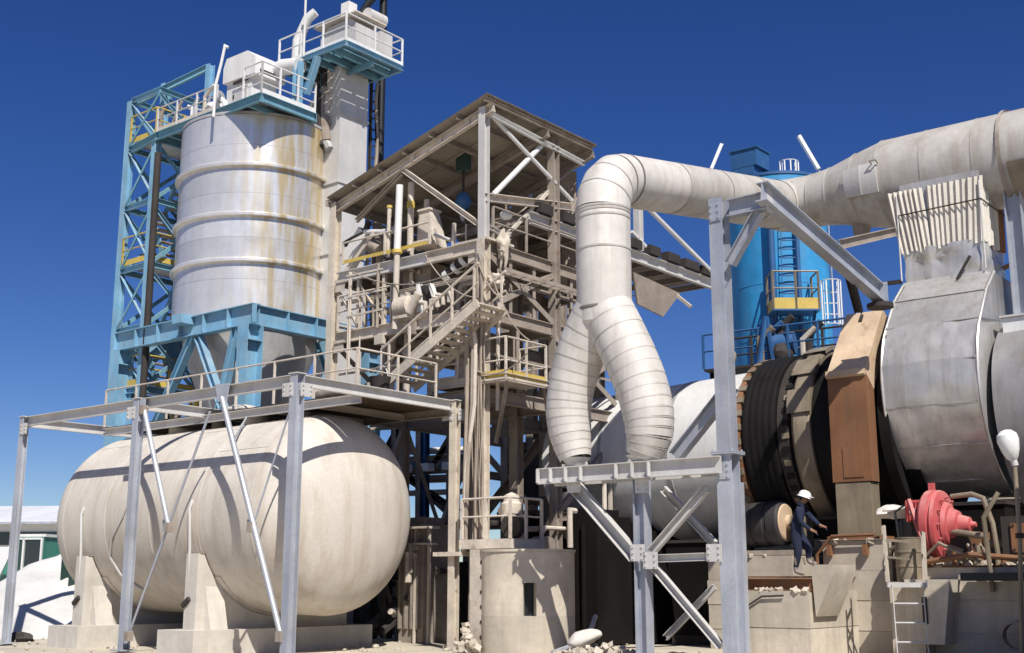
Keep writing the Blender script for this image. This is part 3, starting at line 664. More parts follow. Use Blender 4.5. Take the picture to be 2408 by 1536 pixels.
# ================================================================ bucket elevator and its head platform
def build_elevator():
    Y0 = 39.5; c = at(799, 300, Y0); c.z = 0
    r = thing('bucket_elevator', 'tall square grey elevator casing rising beside the silo', 'elevator', c)
    la, lb = .8, 1.3
    def w(s, b, z): return c + A * s + B * b + Z * z
    zt = at(815, 150, Y0).z
    z = 0; k = 0
    while z < zt:
        h = min(2.5, zt - z)
        q = part(r, 'casing', G().box(w(0, 0, z + .01), A * la, B * lb, Z * (h - .02)), M['alug' if z < 6 else 'galvw'])
        part(q, 'flange', G().box(w(-.05, -.05, z - .035), A * (la + .1), B * (lb + .1), Z * .07), M['galvw']); z += h
    # head platform
    zp = at(813, 96, Y0 - 1.7).z; o = flat(at(813, 96, Y0 - 1.7)); t = thing('head_platform', 'white and blue railed platform at the elevator head', 'platform', flat(o, zp - .3))
    la2 = (flat(on(654, 146, o, A)) - o).length; lb2 = (flat(on(947, 162, o, B)) - o).length
    def p(s, b, z): return o + A * s + B * b + Z * (zp + z)
    for a_, b_ in ((p(0, 0, -.06), p(la2, 0, -.06)), (p(0, .1, -.06), p(0, lb2, -.06)), (p(la2, .1, -.06), p(la2, lb2, -.06)), (p(.1, lb2, -.06), p(la2, lb2, -.06))):
        part(t, 'edge_beam', G().chan(a_, b_, .1, .18, .015), M['lblue'])
    for i in range(1, 6): part(t, 'joist', G().ibeam(p(la2 * i / 6, .08, -.16), p(la2 * i / 6, lb2 - .08, -.16), .1, .2, .014), M['teal'])
    part(t, 'joist', G().ibeam(p(.08, lb2 * .5, -.3), p(la2 - .08, lb2 * .5, -.3), .12, .2, .014), M['teal'])
    for i in range(12): part(t, 'grating', G().cbox(p(la2 * (i + .5) / 12, lb2 / 2, .05), A * (la2 / 12 - .05), B * (lb2 - .06), Z * .03), M['teal'])
    railing(t, [p(la2, .04, .06), p(.04, .04, .06), p(.04, lb2, .06), p(la2, lb2, .06)], M['white'], 1.0, 1.25, .028, mid=(.52,), toe=.12, toem=M['white'])
    part(t, 'knee_brace', G().ibeam(at(748, 132, 38.6), at(720, 222, 38.9), .2, .2, .018, A), M['lblue'])
    part(t, 'post', G().ibeam(flat(at(702, 150, 38.9), WZ), flat(at(702, 150, 38.9), zp - .28), .26, .26, .02, A), M['lblue'])
    for i in range(9):
        q = at(rnd.uniform(745, 786), rnd.uniform(170, 262), 39.9); part(t, 'pipe', G().sweep([q + Z * .5, q, q - Z * rnd.uniform(.4, 1.4), q - Z * 1.5 + A * rnd.uniform(-.3, .6)], rnd.uniform(.06, .17), 8), M[rnd.choice(('brown', 'beige', 'alug', 'dark'))])
    # head housing and motor
    h = thing('elevator_head', 'pale boxy elevator head with motor above the railed platform', 'elevator head', p(1.5, 1.2, .06))
    part(h, 'housing', G().prism([p(.7, 1.1, .4), p(2.5, 1.1, .4), p(2.5, 1.1, 1.2), p(2.1, 1.1, 1.5), p(1.0, 1.1, 1.55), p(.7, 1.1, 1.3)], B * 1.1), M['galvw'])
    part(h, 'base', G().box(p(.6, .9, .06), A * 2.1, B * 1.5, Z * .34), M['black'])
    part(h, 'roof_sheet', G().box(p(.5, .9, 1.58), A * 2.2, B * 1.5, Z * .05), M['beige'])
    part(h, 'gearbox', G().box(p(.5, 2.1, .5), A * .6, B * .6, Z * .8), M['galvw'])
    part(h, 'motor', G().tube(p(.8, 1.7, 1.85), p(.8, 2.5, 1.85), .26, 16), M['galvw'])
    part(h, 'duct', G().box(p(1.2, 1.2, 1.62), A * .4, B * .4, Z * .7), M['white'])
    part(h, 'elbow', G().sweep([p(3.3, .7, .1), p(3.25, .7, 1.2), p(2.9, .8, 2.0), p(2.6, .9, 2.2)], [.2, .2, .17, .16], 12), M['white'])
    part(h, 'pipe', G().tube(p(2.8, .5, .1), p(2.8, .5, 1.6), .06, 8), M['galvw'])
    part(h, 'chute', G().sweep([p(2.4, 2.2, .0), p(4.2, 2.2, -1.0), p(5.6, 2.2, -2.2), p(6.4, 2.2, -2.9)], [.36, .36, .34, .34], 14), M['white'])
    # lamp post on the rail
    lp = p(2.05, -.05, 0); l = thing('area_lamp', 'white street type lamp clamped to the elevator platform rail', 'lamp', lp)
    part(l, 'mast', G().sweep([lp, lp + Z * 2.2, lp + Z * 2.75 - A * .1, lp + Z * 3.1 - A * .4], .04, 8), M['white'])
    part(l, 'head', G().blob(lp + Z * 3.25 - A * .65, .14, .14, .34, 1, .1), M['frost'])
    # black mast behind the platform
    q = at(897, 205, 42.5); g = G().tube(flat(q, 0), flat(q, 27), .15, 12)
    solo('black_mast', 'black mast rising out of frame behind the elevator platform', 'mast', g, M['black'])
    q1 = at(868, 8, 42); solo('crane_boom', 'short dark boom end above the elevator head', 'boom', G().sweep([q1 + V((-.25, 0, -.35)), q1 + V((.35, 0, .6)), q1 + V((1.4, 0, 2.5))], [.12, .2, .22], 10), M['black'])
    # dark ladder trunk behind the casing
    c2 = at(880, 300, 41.2); c2.z = 0; d = thing('caged_ladder', 'dark caged ladder and cable trunk behind the elevator casing', 'ladder', c2)
    z1 = at(880, 198, 41.2).z
    for dx in (-.19, .19): part(d, 'side_rail', G().ibeam(c2 + B * dx + Z * 3, c2 + B * dx + Z * z1, .08, .1, .012, A), M['dark'])
    for i in range(46): 
        zz = 3 + (z1 - 3) * i / 46; part(d, 'rung', G().bar(c2 - B * .2 + Z * zz, c2 + B * .2 + Z * (zz + (.2 if i % 3 == 0 else 0)), .05, .05), M['dark'])
    part(d, 'cable', G().sweep([c2 - A * .12 + B * .06 * math.sin(i * 1.3) + Z * (3 + (z1 - 3) * i / 24) for i in range(25)], .06, 6), M['cable'])
    part(d, 'cable', G().sweep([c2 - A * .1 - B * .05 * math.sin(i * 1.1) + Z * (3 + (z1 - 4) * i / 24) for i in range(25)], .05, 6), M['black'])
build_elevator()
# ================================================================ open steel process structure in the middle
C0 = V((-.73, 30, 0)); CLa = 5.6; CT = (0, 3.0, 6.2)
def cq(s, t, z): return C0 + A * s + B * t + Z * z
def pa(x, y, off=0): return on(x, y, C0 + B * off, A)
def pb(x, y, off=0): return on(x, y, C0 + A * off, B)
L1, L2, L3 = 6.35, 8.45, 10.2
def build_structure():
    r = thing('process_structure', 'dust caked open steel building with a pitched sheet roof between silo and duct', 'building', C0)
    zc = 13.85; zl = 12.35; sl = (zl - zc) / CLa
    def roofz(s): return zc + sl * s
    for t in CT:
        for s in (0, CLa):
            front = t == 0
            m = M['galvw'] if (front and s == 0) else (M['pale'] if front else M['brown'])
            top = roofz(s) - .05 if t < 5 else L3 + .1
            if s == 0 and front:
                part(r, 'column', G().ibeam(cq(s, t, 0), cq(s, t, L3), .25, .26, .022, B), M['pale'])
                part(r, 'column', G().ibeam(cq(s, t, L3), cq(s, t, top), .21, .22, .02, B), M['galvw'])
            else: part(r, 'column', G().ibeam(cq(s, t, 0), cq(s, t, top), .24, .25, .022, B), m)
    # extra brown columns inside
    for s, t in ((2.8, 3.0), (2.8, 6.2)): part(r, 'column', G().ibeam(cq(s, t, 0), cq(s, t, L3), .26, .26, .02, B), M['brown'])
    # floor frames
    for z, m0 in ((L1, 'brown'), (L2, 'beige'), (L3, 'galvw')):
        h = .32
        part(r, 'floor_beam', G().chan(cq(2.0 if z == L3 else .17, 0, z - h / 2), cq(CLa - .16, 0, z - h / 2), .12, h, .02), M[m0])
        if z == L3: part(r, 'floor_beam', G().ibeam(cq(.17, 0, z - h / 2), cq(1.98, 0, z - h / 2), .16, h, .02), M['beige'])
        for t in (3.0, 6.2): part(r, 'floor_beam', G().ibeam(cq(.17, t, z - h / 2), cq(CLa - .16, t, z - h / 2), .16, h, .02), M['brown'])
        for s in (0, 2.8, CLa):
            part(r, 'floor_beam', G().ibeam(cq(s, .17, z - h / 2 - .003), cq(s, 2.85, z - h / 2 - .003), .16, h, .02), M['brown'])
            part(r, 'floor_beam', G().ibeam(cq(s, 3.15, z - h / 2 - .003), cq(s, 6.05, z - h / 2 - .003), .16, h, .02), M['brown'])
        n = 8
        for i in range(n):
            if z == L2 and i in (2, 3): continue
            if z == L1 and i > 4: continue
            part(r, 'floor_plate', G().cbox(cq(CLa * (i + .5) / n, 3.1 if z != L1 else 1.6, z + .02), A * (CLa / n - .02), B * (6.0 if z != L1 else 2.8), Z * .03), M['brown'])
    # roof: rafters, purlins, sheets
    ov = .35; oL = .1; t0, t1 = -.3, 4.6
    for t in (0, 2.35, 4.5):
        part(r, 'rafter', G().chan(cq(-ov + .05, t, roofz(-ov) - .2), cq(CLa + oL - .05, t, roofz(CLa + oL) - .2), .14, .26, .02), M['beige' if t == 0 else 'brown'])
    for i in range(7):
        s = -ov + .1 + (CLa + ov + oL - .2) * i / 6
        part(r, 'purlin', G().chan(cq(s, t0 + .05, roofz(s) - .01), cq(s, t1 - .05, roofz(s) - .01), .08, .12, .012), M['brown'])
    n = 6; wd = (t1 - t0) / n; sv = A * (CLa + ov + oL) + Z * (sl * (CLa + ov + oL))
    for i in range(n):
        part(r, 'roof_sheet', corr(cq(-ov, t0 + wd * i, roofz(-ov) + .085 + .008 * (i % 2)), B * (wd + .06), sv, .11, .024), M['roof'], ang=80)
    part(r, 'fascia', G().bar(cq(CLa + oL, t0, roofz(CLa + oL) - .06), cq(CLa + oL, t1, roofz(CLa + oL) - .06), .03, .2), M['brown'])
    # rear cladding of the upper storey
    n = 5
    for i in range(n): 
        w_ = 4.0 / n; s_ = .3 + w_ * i; part(r, 'wall_sheet', corr(cq(s_, 4.52 + .006 * (i % 2), L3 + .25), A * (w_ + .04), Z * (roofz(s_ + w_) - L3 - .45), .11, .02), M['brown'], ang=80)
    for i in range(3): part(r, 'wall_sheet', corr(cq(CLa + .02 + .006 * (i % 2), 1.5 + i * 1.0, L3 + .25), B * 1.04, Z * (roofz(CLa) - L3 - .5), .11, .02), M['brown'], ang=80)
    # bracing, left face (upper storey)
    part(r, 'brace', G().chan(pa(946, 398), pa(1124, 526), .1, .14, .014), M['beige'])
    part(r, 'brace', G().chan(pa(944, 410), pa(838, 520), .1, .12, .014), M['brown'])
    part(r, 'brace', G().ang(pa(810, 640, .1), pa(880, 545, .1), .1, .012), M['beige'])
    # right face (upper storey)
    part(r, 'brace', G().tube(pb(1148, 264), pb(1346, 473), .055, 8), M['white'])
    part(r, 'brace', G().tube(pb(1272, 344, .05), pb(1160, 458, .05), .075, 8), M['white'])
    part(r, 'eave_strut', G().chan(pb(1150, 266, -.1), pb(1372, 385, -.1), .1, .14, .014), M['white'])
    part(r, 'tie_beam', G().chan(pb(1140, 464), pb(1346, 488), .14, .22, .02), M['beige'])
    part(r, 'brace', G().ang(pb(1340, 400, .3), pb(1200, 520, .3), .08, .012), M['brown'])
    part(r, 'brace', G().chan(pb(1145, 532), pb(1200, 560), .08, .12, .012), M['galvw'])
    # lower X bracing
    def X(p, q, z0, z1, m='brown', w=.14):
        part(r, 'brace', G().ang(cq(*p, z0), cq(*q, z1), w, .015), M[m]); part(r, 'brace', G().ang(cq(*q, z0), cq(*p, z1), w, .015, Z, -1), M[m])
    X((0, 3.0), (0, 6.2), .4, 3.2); X((0, 3.0), (0, 6.2), 3.4, L1 - .3); X((0, 3.0), (0, 6.2), L1 + .1, L2 - .3); X((0, 0.2), (0, 2.9), L2 + .1, L3 - .3)
    X((0, 6.2), (2.8, 6.2), .4, 3.2); X((2.8, 6.2), (CLa, 6.2), .4, 3.2); X((0, 6.2), (2.8, 6.2), 3.4, L1 - .3); X((2.8, 6.2), (CLa, 6.2), 3.4, L1 - .3, 'brown', .2)
    X((CLa, 0.2), (CLa, 2.9), .4, L1 - .3); X((CLa, 3.1), (CLa, 6.1), .4, L1 - .3); X((CLa, .2), (CLa, 2.9), L1 + .1, L2 - .3)
    for z in (3.3, ):
        for s in (0, 2.8): part(r, 'girt', G().ibeam(cq(s, 3.0, z), cq(s, 6.2, z), .14, .24, .016), M['brown'])
        part(r, 'girt', G().ibeam(cq(0, 6.2, z), cq(CLa, 6.2, z), .14, .24, .016), M['brown']); part(r, 'girt', G().ibeam(cq(CLa, .2, z), cq(CLa, 6.2, z), .14, .24, .016), M['brown'])
    # gussets where the beams meet the front columns
    for s in (0, CLa):
        for z in (L2 - .3, L3 - .3): part(r, 'gusset', G().cbox(cq(s - (.3 if s else -.3), -.02, z - .1), A * .4, B * .015, Z * .35), M['beige'])
    part(r, 'knee_plate', G().prism([cq(-.2, -.1, L3 - .02), cq(.9, -.1, L3 - .02), cq(.9, 1.0, L3 - .02), cq(-.2, 1.0, L3 - .02)], Z * .06), M['beige'])
    # railings of the upper floors
    railing(r, [pa(806, 622), pa(1010, 574)], M['beige'], .62, 1.5, .03, mid=(), toe=.1, toem=M['yellow'])
    railing(r, [cq(CLa - .2, .02, L2 + .05), cq(3.3, .02, L2 + .05)], M['beige'], 1.0, 1.2, .028)
    railing(r, [cq(.02, .4, L3 + .05), cq(.02, 6.0, L3 + .05)], M['brown'], .95, 1.5, .028)

    # stair from the tank platform up to the second floor
    s = thing('steel_stair', 'dusty steel stair with handrails climbing right inside the open building', 'stair', cq(3.5, -.9, 0))
    p0, p1 = pa(905, 902, -1.15), pa(1124, 712, -1.15)
    stairs(s, p0, p1, B * 1.05, 14, M['pale'], M['pale'])
    for k in (0, 1):
        o = B * 1.05 * k
        part(s, 'handrail', G().tube(p0 + o + Z * .98 + (p0 - p1) * .05, p1 + o + Z * 1.0, .036, 8), M['pale'])
        part(s, 'handrail', G().tube(p0 + o + Z * .5, p1 + o + Z * .5, .026, 6), M['pale'])
        for i in range(5):
            c = p0.lerp(p1, .04 + i * .23) + o; part(s, 'rail_post', G().bar(c, c + Z * 1.0, .05, .05, A), M['pale'])
    e = p0 + (p0 - p1) * .05; part(s, 'handrail', G().tube(e + Z * .98, e + Z * .45, .03, 8), M['galvw'])

    # lower landing with yellow toe boards
    l = thing('landing', 'railed landing with yellow toe boards hung on the right column', 'landing', flat(at(1190, 884, 29.3)))
    pc = at(1190, 884, 29.3); z = pc.z; pc = flat(pc)
    def w(s_, t, zz): return pc + A * s_ + B * t + Z * (z + zz)
    part(l, 'floor_plate', G().box(w(0, 0, -.06), A * 2.6, B * 1.7, Z * .05), M['beige'])
    for q in ((w(0, 0, -.02), w(2.6, 0, -.02)), (w(0, 0, -.02), w(0, 1.7, -.02))): part(l, 'edge_beam', G().chan(q[0], q[1], .08, .2, .014), M['beige'])
    railing(l, [w(1.0, .03, 0), w(.03, .03, 0), w(.03, 1.65, 0), w(.9, 1.65, 0)], M['beige'], 1.0, .85, .026, mid=(.42,), toe=.17, toem=M['yellow'])
    railing(l, [w(2.55, .03, 0), w(1.6, .03, 0)], M['beige'], .9, .9, .026, toe=.17, toem=M['beige'])
    for a_, b_ in ((w(.05, 1.6, -.1), w(.6, 2.6, -1.6)), (w(.05, .1, -.1), w(1.0, .8, -1.5))): part(l, 'knee_brace', G().ang(a_, b_, .08, .012), M['brown'])
build_structure()

def build_structure_contents():
    # white vertical pipe in front of the upper floor
    g = thing('vent_pipe', 'tall pale vent pipe with open top at the upper floor edge', 'pipe', flat(pa(930, 770, -.2)))
    part(g, 'lower_pipe', G().tube(pa(928, 775, -.2), pa(934, 590, -.2), .085, 12), M['beige'])
    part(g, 'upper_pipe', G().tube(pa(934, 590, -.2), pa(940, 436, -.2), .10, 12), M['white'])
    part(g, 'collar', G().tube(pa(934, 596, -.2), pa(934, 588, -.2), .14, 12), M['yellow'])
    g = thing('stand_pipe', 'dusty stand pipe with a yellow band on the upper floor', 'pipe', flat(pa(966, 590, .4), L3))
    part(g, 'pipe', G().tube(pa(964, 592, .4), pa(967, 430, .4), .09, 12), M['beige']); part(g, 'band', G().tube(pa(966, 490, .4), pa(966, 475, .4), .115, 12), M['yellow'])
    g = thing('stand_pipe', 'thin yellowish pipe left of the white vent pipe', 'pipe', flat(pa(913, 590, .1), L3))
    part(g, 'pipe', G().tube(pa(913, 605, .1), pa(916, 486, .1), .06, 10), M['beige']); part(g, 'cap', G().tube(pa(916, 490, .1), pa(916, 484, .1), .08, 10), M['yellow'])
    # white chute and arm, upper floor left
    g = thing('transfer_chute', 'white slanted chute with a side arm at the upper floor left', 'chute', flat(pa(835, 640, .6), L3))
    part(g, 'chute', G().bar(pa(812, 632, .6), pa(862, 545, .6), .35, .42), M['white'])
    part(g, 'arm', G().sweep([pa(858, 545, .3), pa(900, 546, .3), pa(930, 540, .3)], [.07, .08, .12], 10), M['white'])
    part(g, 'elbow', G().sweep([pa(810, 575, .5), pa(835, 560, .5), pa(858, 548, .5), pa(868, 520, .5)], .09, 10), M['dark'])
    part(g, 'motor', G().tube(pa(870, 575, .5), pa(895, 590, .5), .2, 14), M['brown'])
    # tapered machine, upper floor
    g = thing('vibrating_feeder', 'dusty tapered feeder machine standing on the upper floor', 'feeder', flat(pa(1005, 590, .8), L3))
    fb = pa(1016, 584, .8); part(g, 'body', G().hexa([fb - A * .3 - B * .3, fb + A * .3 - B * .3, fb + A * .3 + B * .3, fb - A * .3 + B * .3] + [fb + A * .12 + Z * 1.05 + q for q in (-A * .18 - B * .2, A * .18 - B * .2, A * .18 + B * .2, -A * .18 + B * .2)]), M['beige']); part(g, 'rim', G().cbox(fb + A * .12 + Z * 1.08, A * .46, B * .5, Z * .06), M['beige'])
    part(g, 'spout', G().tube(pa(1002, 505, .8), pa(1004, 470, .8), .08, 8), M['beige'])
    part(g, 'frame', G().bar(pa(985, 590, .7), pa(990, 500, .7), .1, .1), M['beige']); part(g, 'frame', G().bar(pa(1035, 584, .7), pa(1020, 540, .7), .1, .1), M['brown'])
    part(g, 'rod', G().tube(pa(1022, 552, .5), pa(1062, 566, .5), .05, 8), M['galvw'])
    for x in (1066, ): part(g, 'post', G().bar(pa(x, 600, .3), pa(x + 2, 525, .3), .08, .08), M['beige'])
    # hoist under the roof
    h = pa(1090, 390, 1.6); g = thing('chain_hoist', 'green chain hoist hanging under the sheet roof', 'hoist', flat(h, 11.6))
    part(g, 'trolley', G().cbox(h + Z * .1, A * .35, B * .25, Z * .5), M['dgreen']); part(g, 'chain', G().tube(h - Z * .1, h - Z * .9, .035, 6), M['dark'])
    part(g, 'hook_block', G().blob(h - Z * 1.05, .24, .2, .26, 4, .2), M['dblue']); part(g, 'hook', G().sweep([h - Z * 1.25, h - Z * 1.5 + A * .06, h - Z * 1.6], .05, 6), M['galvw'])
    # floodlight and tray, right face
    p = pb(1190, 506, .3); g = thing('floodlight', 'small white floodlight under the tie beam', 'floodlight', p)
    part(g, 'head', G().blob(p, .17, .15, .13, 3, .15), M['frost']); part(g, 'bracket', G().bar(p + Z * .08, p + Z * .35, .04, .04), M['brown'])
    g = thing('feed_tray', 'long dusty tray crossing below the tie beam', 'tray', pb(1180, 550, .5))
    part(g, 'pan', G().prism([pb(1172, 545, .6), pb(1344, 505, .6), pb(1344, 520, .6), pb(1185, 562, .6)], A * .5), M['brown'])
    part(g, 'lip', G().bar(pb(1172, 545, .55), pb(1344, 505, .55), .05, .06), M['beige'])
    # brown box vessel, second floor
    o = pa(938, 740, .5); g = thing('hopper_bin', 'brown box hopper under the upper floor beam', 'hopper', flat(o, L2))
    part(g, 'bin', G().box(flat(pa(1012, 720, .5), L2 + .35), A * 1.05, B * 1.2, Z * 1.3), M['brown'])
    part(g, 'bolt_head', G().cbox(pa(985, 640, .44), A * .1, B * .04, Z * .1), M['beige'])
    part(g, 'cone', G().prism([flat(pa(1010, 720, .5), L2 + .35), flat(pa(940, 720, .5), L2 + .35), flat(pa(955, 720, .5), L2 - .2), flat(pa(995, 720, .5), L2 - .2)], B * 1.1), M['brown'])
    g = thing('gear_motor', 'rounded dusty gear motor on the second floor by the stair', 'motor', flat(pa(955, 740, -.1), L2))
    mo = pa(952, 722, -.1); part(g, 'housing', G().lathe(mo - A * .3, A, Z, [(0, 0), (0, .2), (.03, .26)] + [q for k in range(9) for q in ((.05 + k * .055, .29), (.075 + k * .055, .29), (.08 + k * .055, .26), (.1 + k * .055, .26))] + [(.6, .2), (.62, 0)], 24), M['beige']); part(g, 'terminal_box', G().cbox(mo + Z * .32, A * .2, B * .2, Z * .14), M['beige']); part(g, 'foot', G().cbox(mo - Z * .3, A * .5, B * .4, Z * .08), M['beige'])
    part(g, 'shaft_cover', G().tube(pa(962, 735, -.2), pa(985, 690, -.2), .12, 12), M['beige'])
    g = thing('vibrating_screen', 'pale perforated frame on the second floor behind the stair', 'screen', flat(pa(1010, 740, .0), L2))
    part(g, 'side_plate', G().bar(pa(988, 735, 0), pa(986, 668, 0), .2, .05), M['white']); part(g, 'side_plate', G().bar(pa(1028, 720, 0), pa(1014, 668, 0), .2, .05), M['white'])
    part(g, 'panel', G().prism([pa(990, 672, .05), pa(1012, 672, .05), pa(1026, 715, .05), pa(1000, 715, .05)], B * .05), M['dark'])
    for i in range(5):
        p = pa(1000 + i * 14, 735 - i * 6, -.15); part(g, 'pipe', G().sweep([p, p + Z * .25, p + Z * .3 + A * rnd.uniform(-.3, .3)], .06, 8), M['beige'])
    # roller bearings along the stair head, striped conveyor end
    g = thing('screw_conveyor', 'banded screw conveyor slanting up behind the stair head', 'conveyor', pa(1060, 640, .3))
    a_, b_ = pa(1040, 660, .2), pa(1118, 590, .2); part(g, 'trough', G().tube(a_, b_, .14, 12), M['dark'])
    for f in (.12, .38, .62): part(g, 'band', G().tube(a_.lerp(b_, f), a_.lerp(b_, f + .1), .17, 12), M['white'])
    # cables and hanging scraps along the near column
    cab = thing('cable_bundle', 'bundle of dusty cables running down the front column', 'cables', cq(0, -.25, 0))
    for i in range(7):
        x0 = rnd.uniform(-.16, .2); pts = []
        for k in range(15):
            z = 9.6 - 8.6 * k / 14; pts.append(C0 + A * (-x0 * (1 + .25 * math.sin(k * .8 + i)) - .03) + B * (-.24 - .05 * math.sin(k * .6 + i * 2)) + Z * z)
        part(cab, 'cable', G().sweep(pts, rnd.choice((.018, .025, .035)), 6), M['cable'])
    for (x0, x1, x2, m) in ((1112, 1118, 1090, 'beige'), (1106, 1112, 1094, 'cable'), (1124, 1100, 1088, 'cable')):
        part(cab, 'conduit', G().sweep([pa(x0, 765, -.5), pa(x1, 800, -.5), pa(x1 - 2, 950, -.5), pa(x2 + 6, 1100, -.5), pa(x2, 1300, -.5)], .05, 8), M[m])
    part(cab, 'downpipe', G().tube(pb(1172, 690, -.3), pb(1170, 965, -.3), .05, 8), M['beige'])
    for lab, x, y, sx, sz, sd in (('torn pale sack hanging below the upper floor corner', 1182, 578, .15, .34, 3), ('torn dusty sack hanging beside the front column', 1166, 660, .2, .18, 7), ('small rag bundle tied at the right of the front column', 1164, 745, .14, .15, 9)):
        p = pb(x, y, -.25); g = thing('hanging_sack', lab, 'sack', p - Z * sz, 'torn sacks hanging on the column')
        part(g, 'body', G().blob(p, sx, .18, sz, sd, .6, 28, 20), M['pale'], ang=75)
        for i in range(3): q = p + A * rnd.uniform(-.15, .15); part(g, 'strip', G().sweep([q, q - Z * sz * 1.2, q - Z * (sz * 1.9) + A * .05], [.05, .04, .01], 5), M['pale'])
    # girder gallery reaching right behind the big duct
    o1, o2 = at(1488, 578, 35.4), at(1682, 692, 39.2); d = (flat(o2) - flat(o1)).normalized(); zz = (o1.z + o2.z) / 2
    p1, p2 = flat(o1, zz) - d * 5.0, flat(o2, zz)
    g = thing('service_gallery', 'rusty cantilevered gallery with white braces behind the tall duct', 'gallery', flat(p1, zz - 1))
    nrm = V((-d.y, d.x, 0))
    part(g, 'edge_beam', G().chan(p1, p2, .14, .34, .02), M['galvw']); part(g, 'edge_beam', G().chan(p1 + nrm * 2.6, p2 + nrm * 2.6 - d * 1, .14, .34, .02), M['brown'])
    L = (p2 - p1).length
    for i in range(9): part(g, 'joist', G().ibeam(p1 + d * (L * i / 8.2) + nrm * .08, p1 + d * (L * i / 8.2) + nrm * 2.5, .1, .2, .014), M['brown'])
    for i in range(10):
        part(g, 'floor_plate', G().cbox(p1 + d * (L * (i + .5) / 10) + nrm * 1.3 + Z * (.2 + .02 * (i % 3)), d * (L / 10 - .06), nrm * (2.4 - .4 * rnd.random()), Z * .03), M['brown'])
    for i in range(9):
        c = p1 + d * (L * (i + .5) / 9) + Z * .35; part(g, 'cable_roller', G().cbox(c, d * rnd.uniform(.5, .9), nrm * .3, Z * .28), M['dark'])
    pt = at(1500, 482, 35.6); part(g, 'post', G().ibeam(flat(pt, zz + .2), pt, .22, .22, .018, d), M['galvw'])
    part(g, 'brace', G().tube(at(1516, 482, 35.6), at(1676, 642, 38.8), .07, 8), M['white']); part(g, 'brace', G().tube(at(1485, 545, 35.3), at(1518, 580, 35.8), .06, 8), M['white'])
    sh = at(1560, 735, 37.5); 
    part(g, 'hanging_plate', G().prism([at(1490, 640, 35.5), at(1600, 690, 37.6), at(1560, 745, 37.0), at(1500, 715, 35.8)], nrm * .06), M['brown'])
    part(g, 'loose_bar', G().bar(at(1585, 690, 37.6), at(1625, 722, 37.0), .06, .1), M['beige'])
    # columns under the gallery
    for f in (.1, .5): 
        c = p1 + d * L * f + nrm * 1.3; part(g, 'column', G().ibeam(flat(c), flat(c, zz - .1), .28, .28, .02, d), M['brown'])
build_structure_contents()

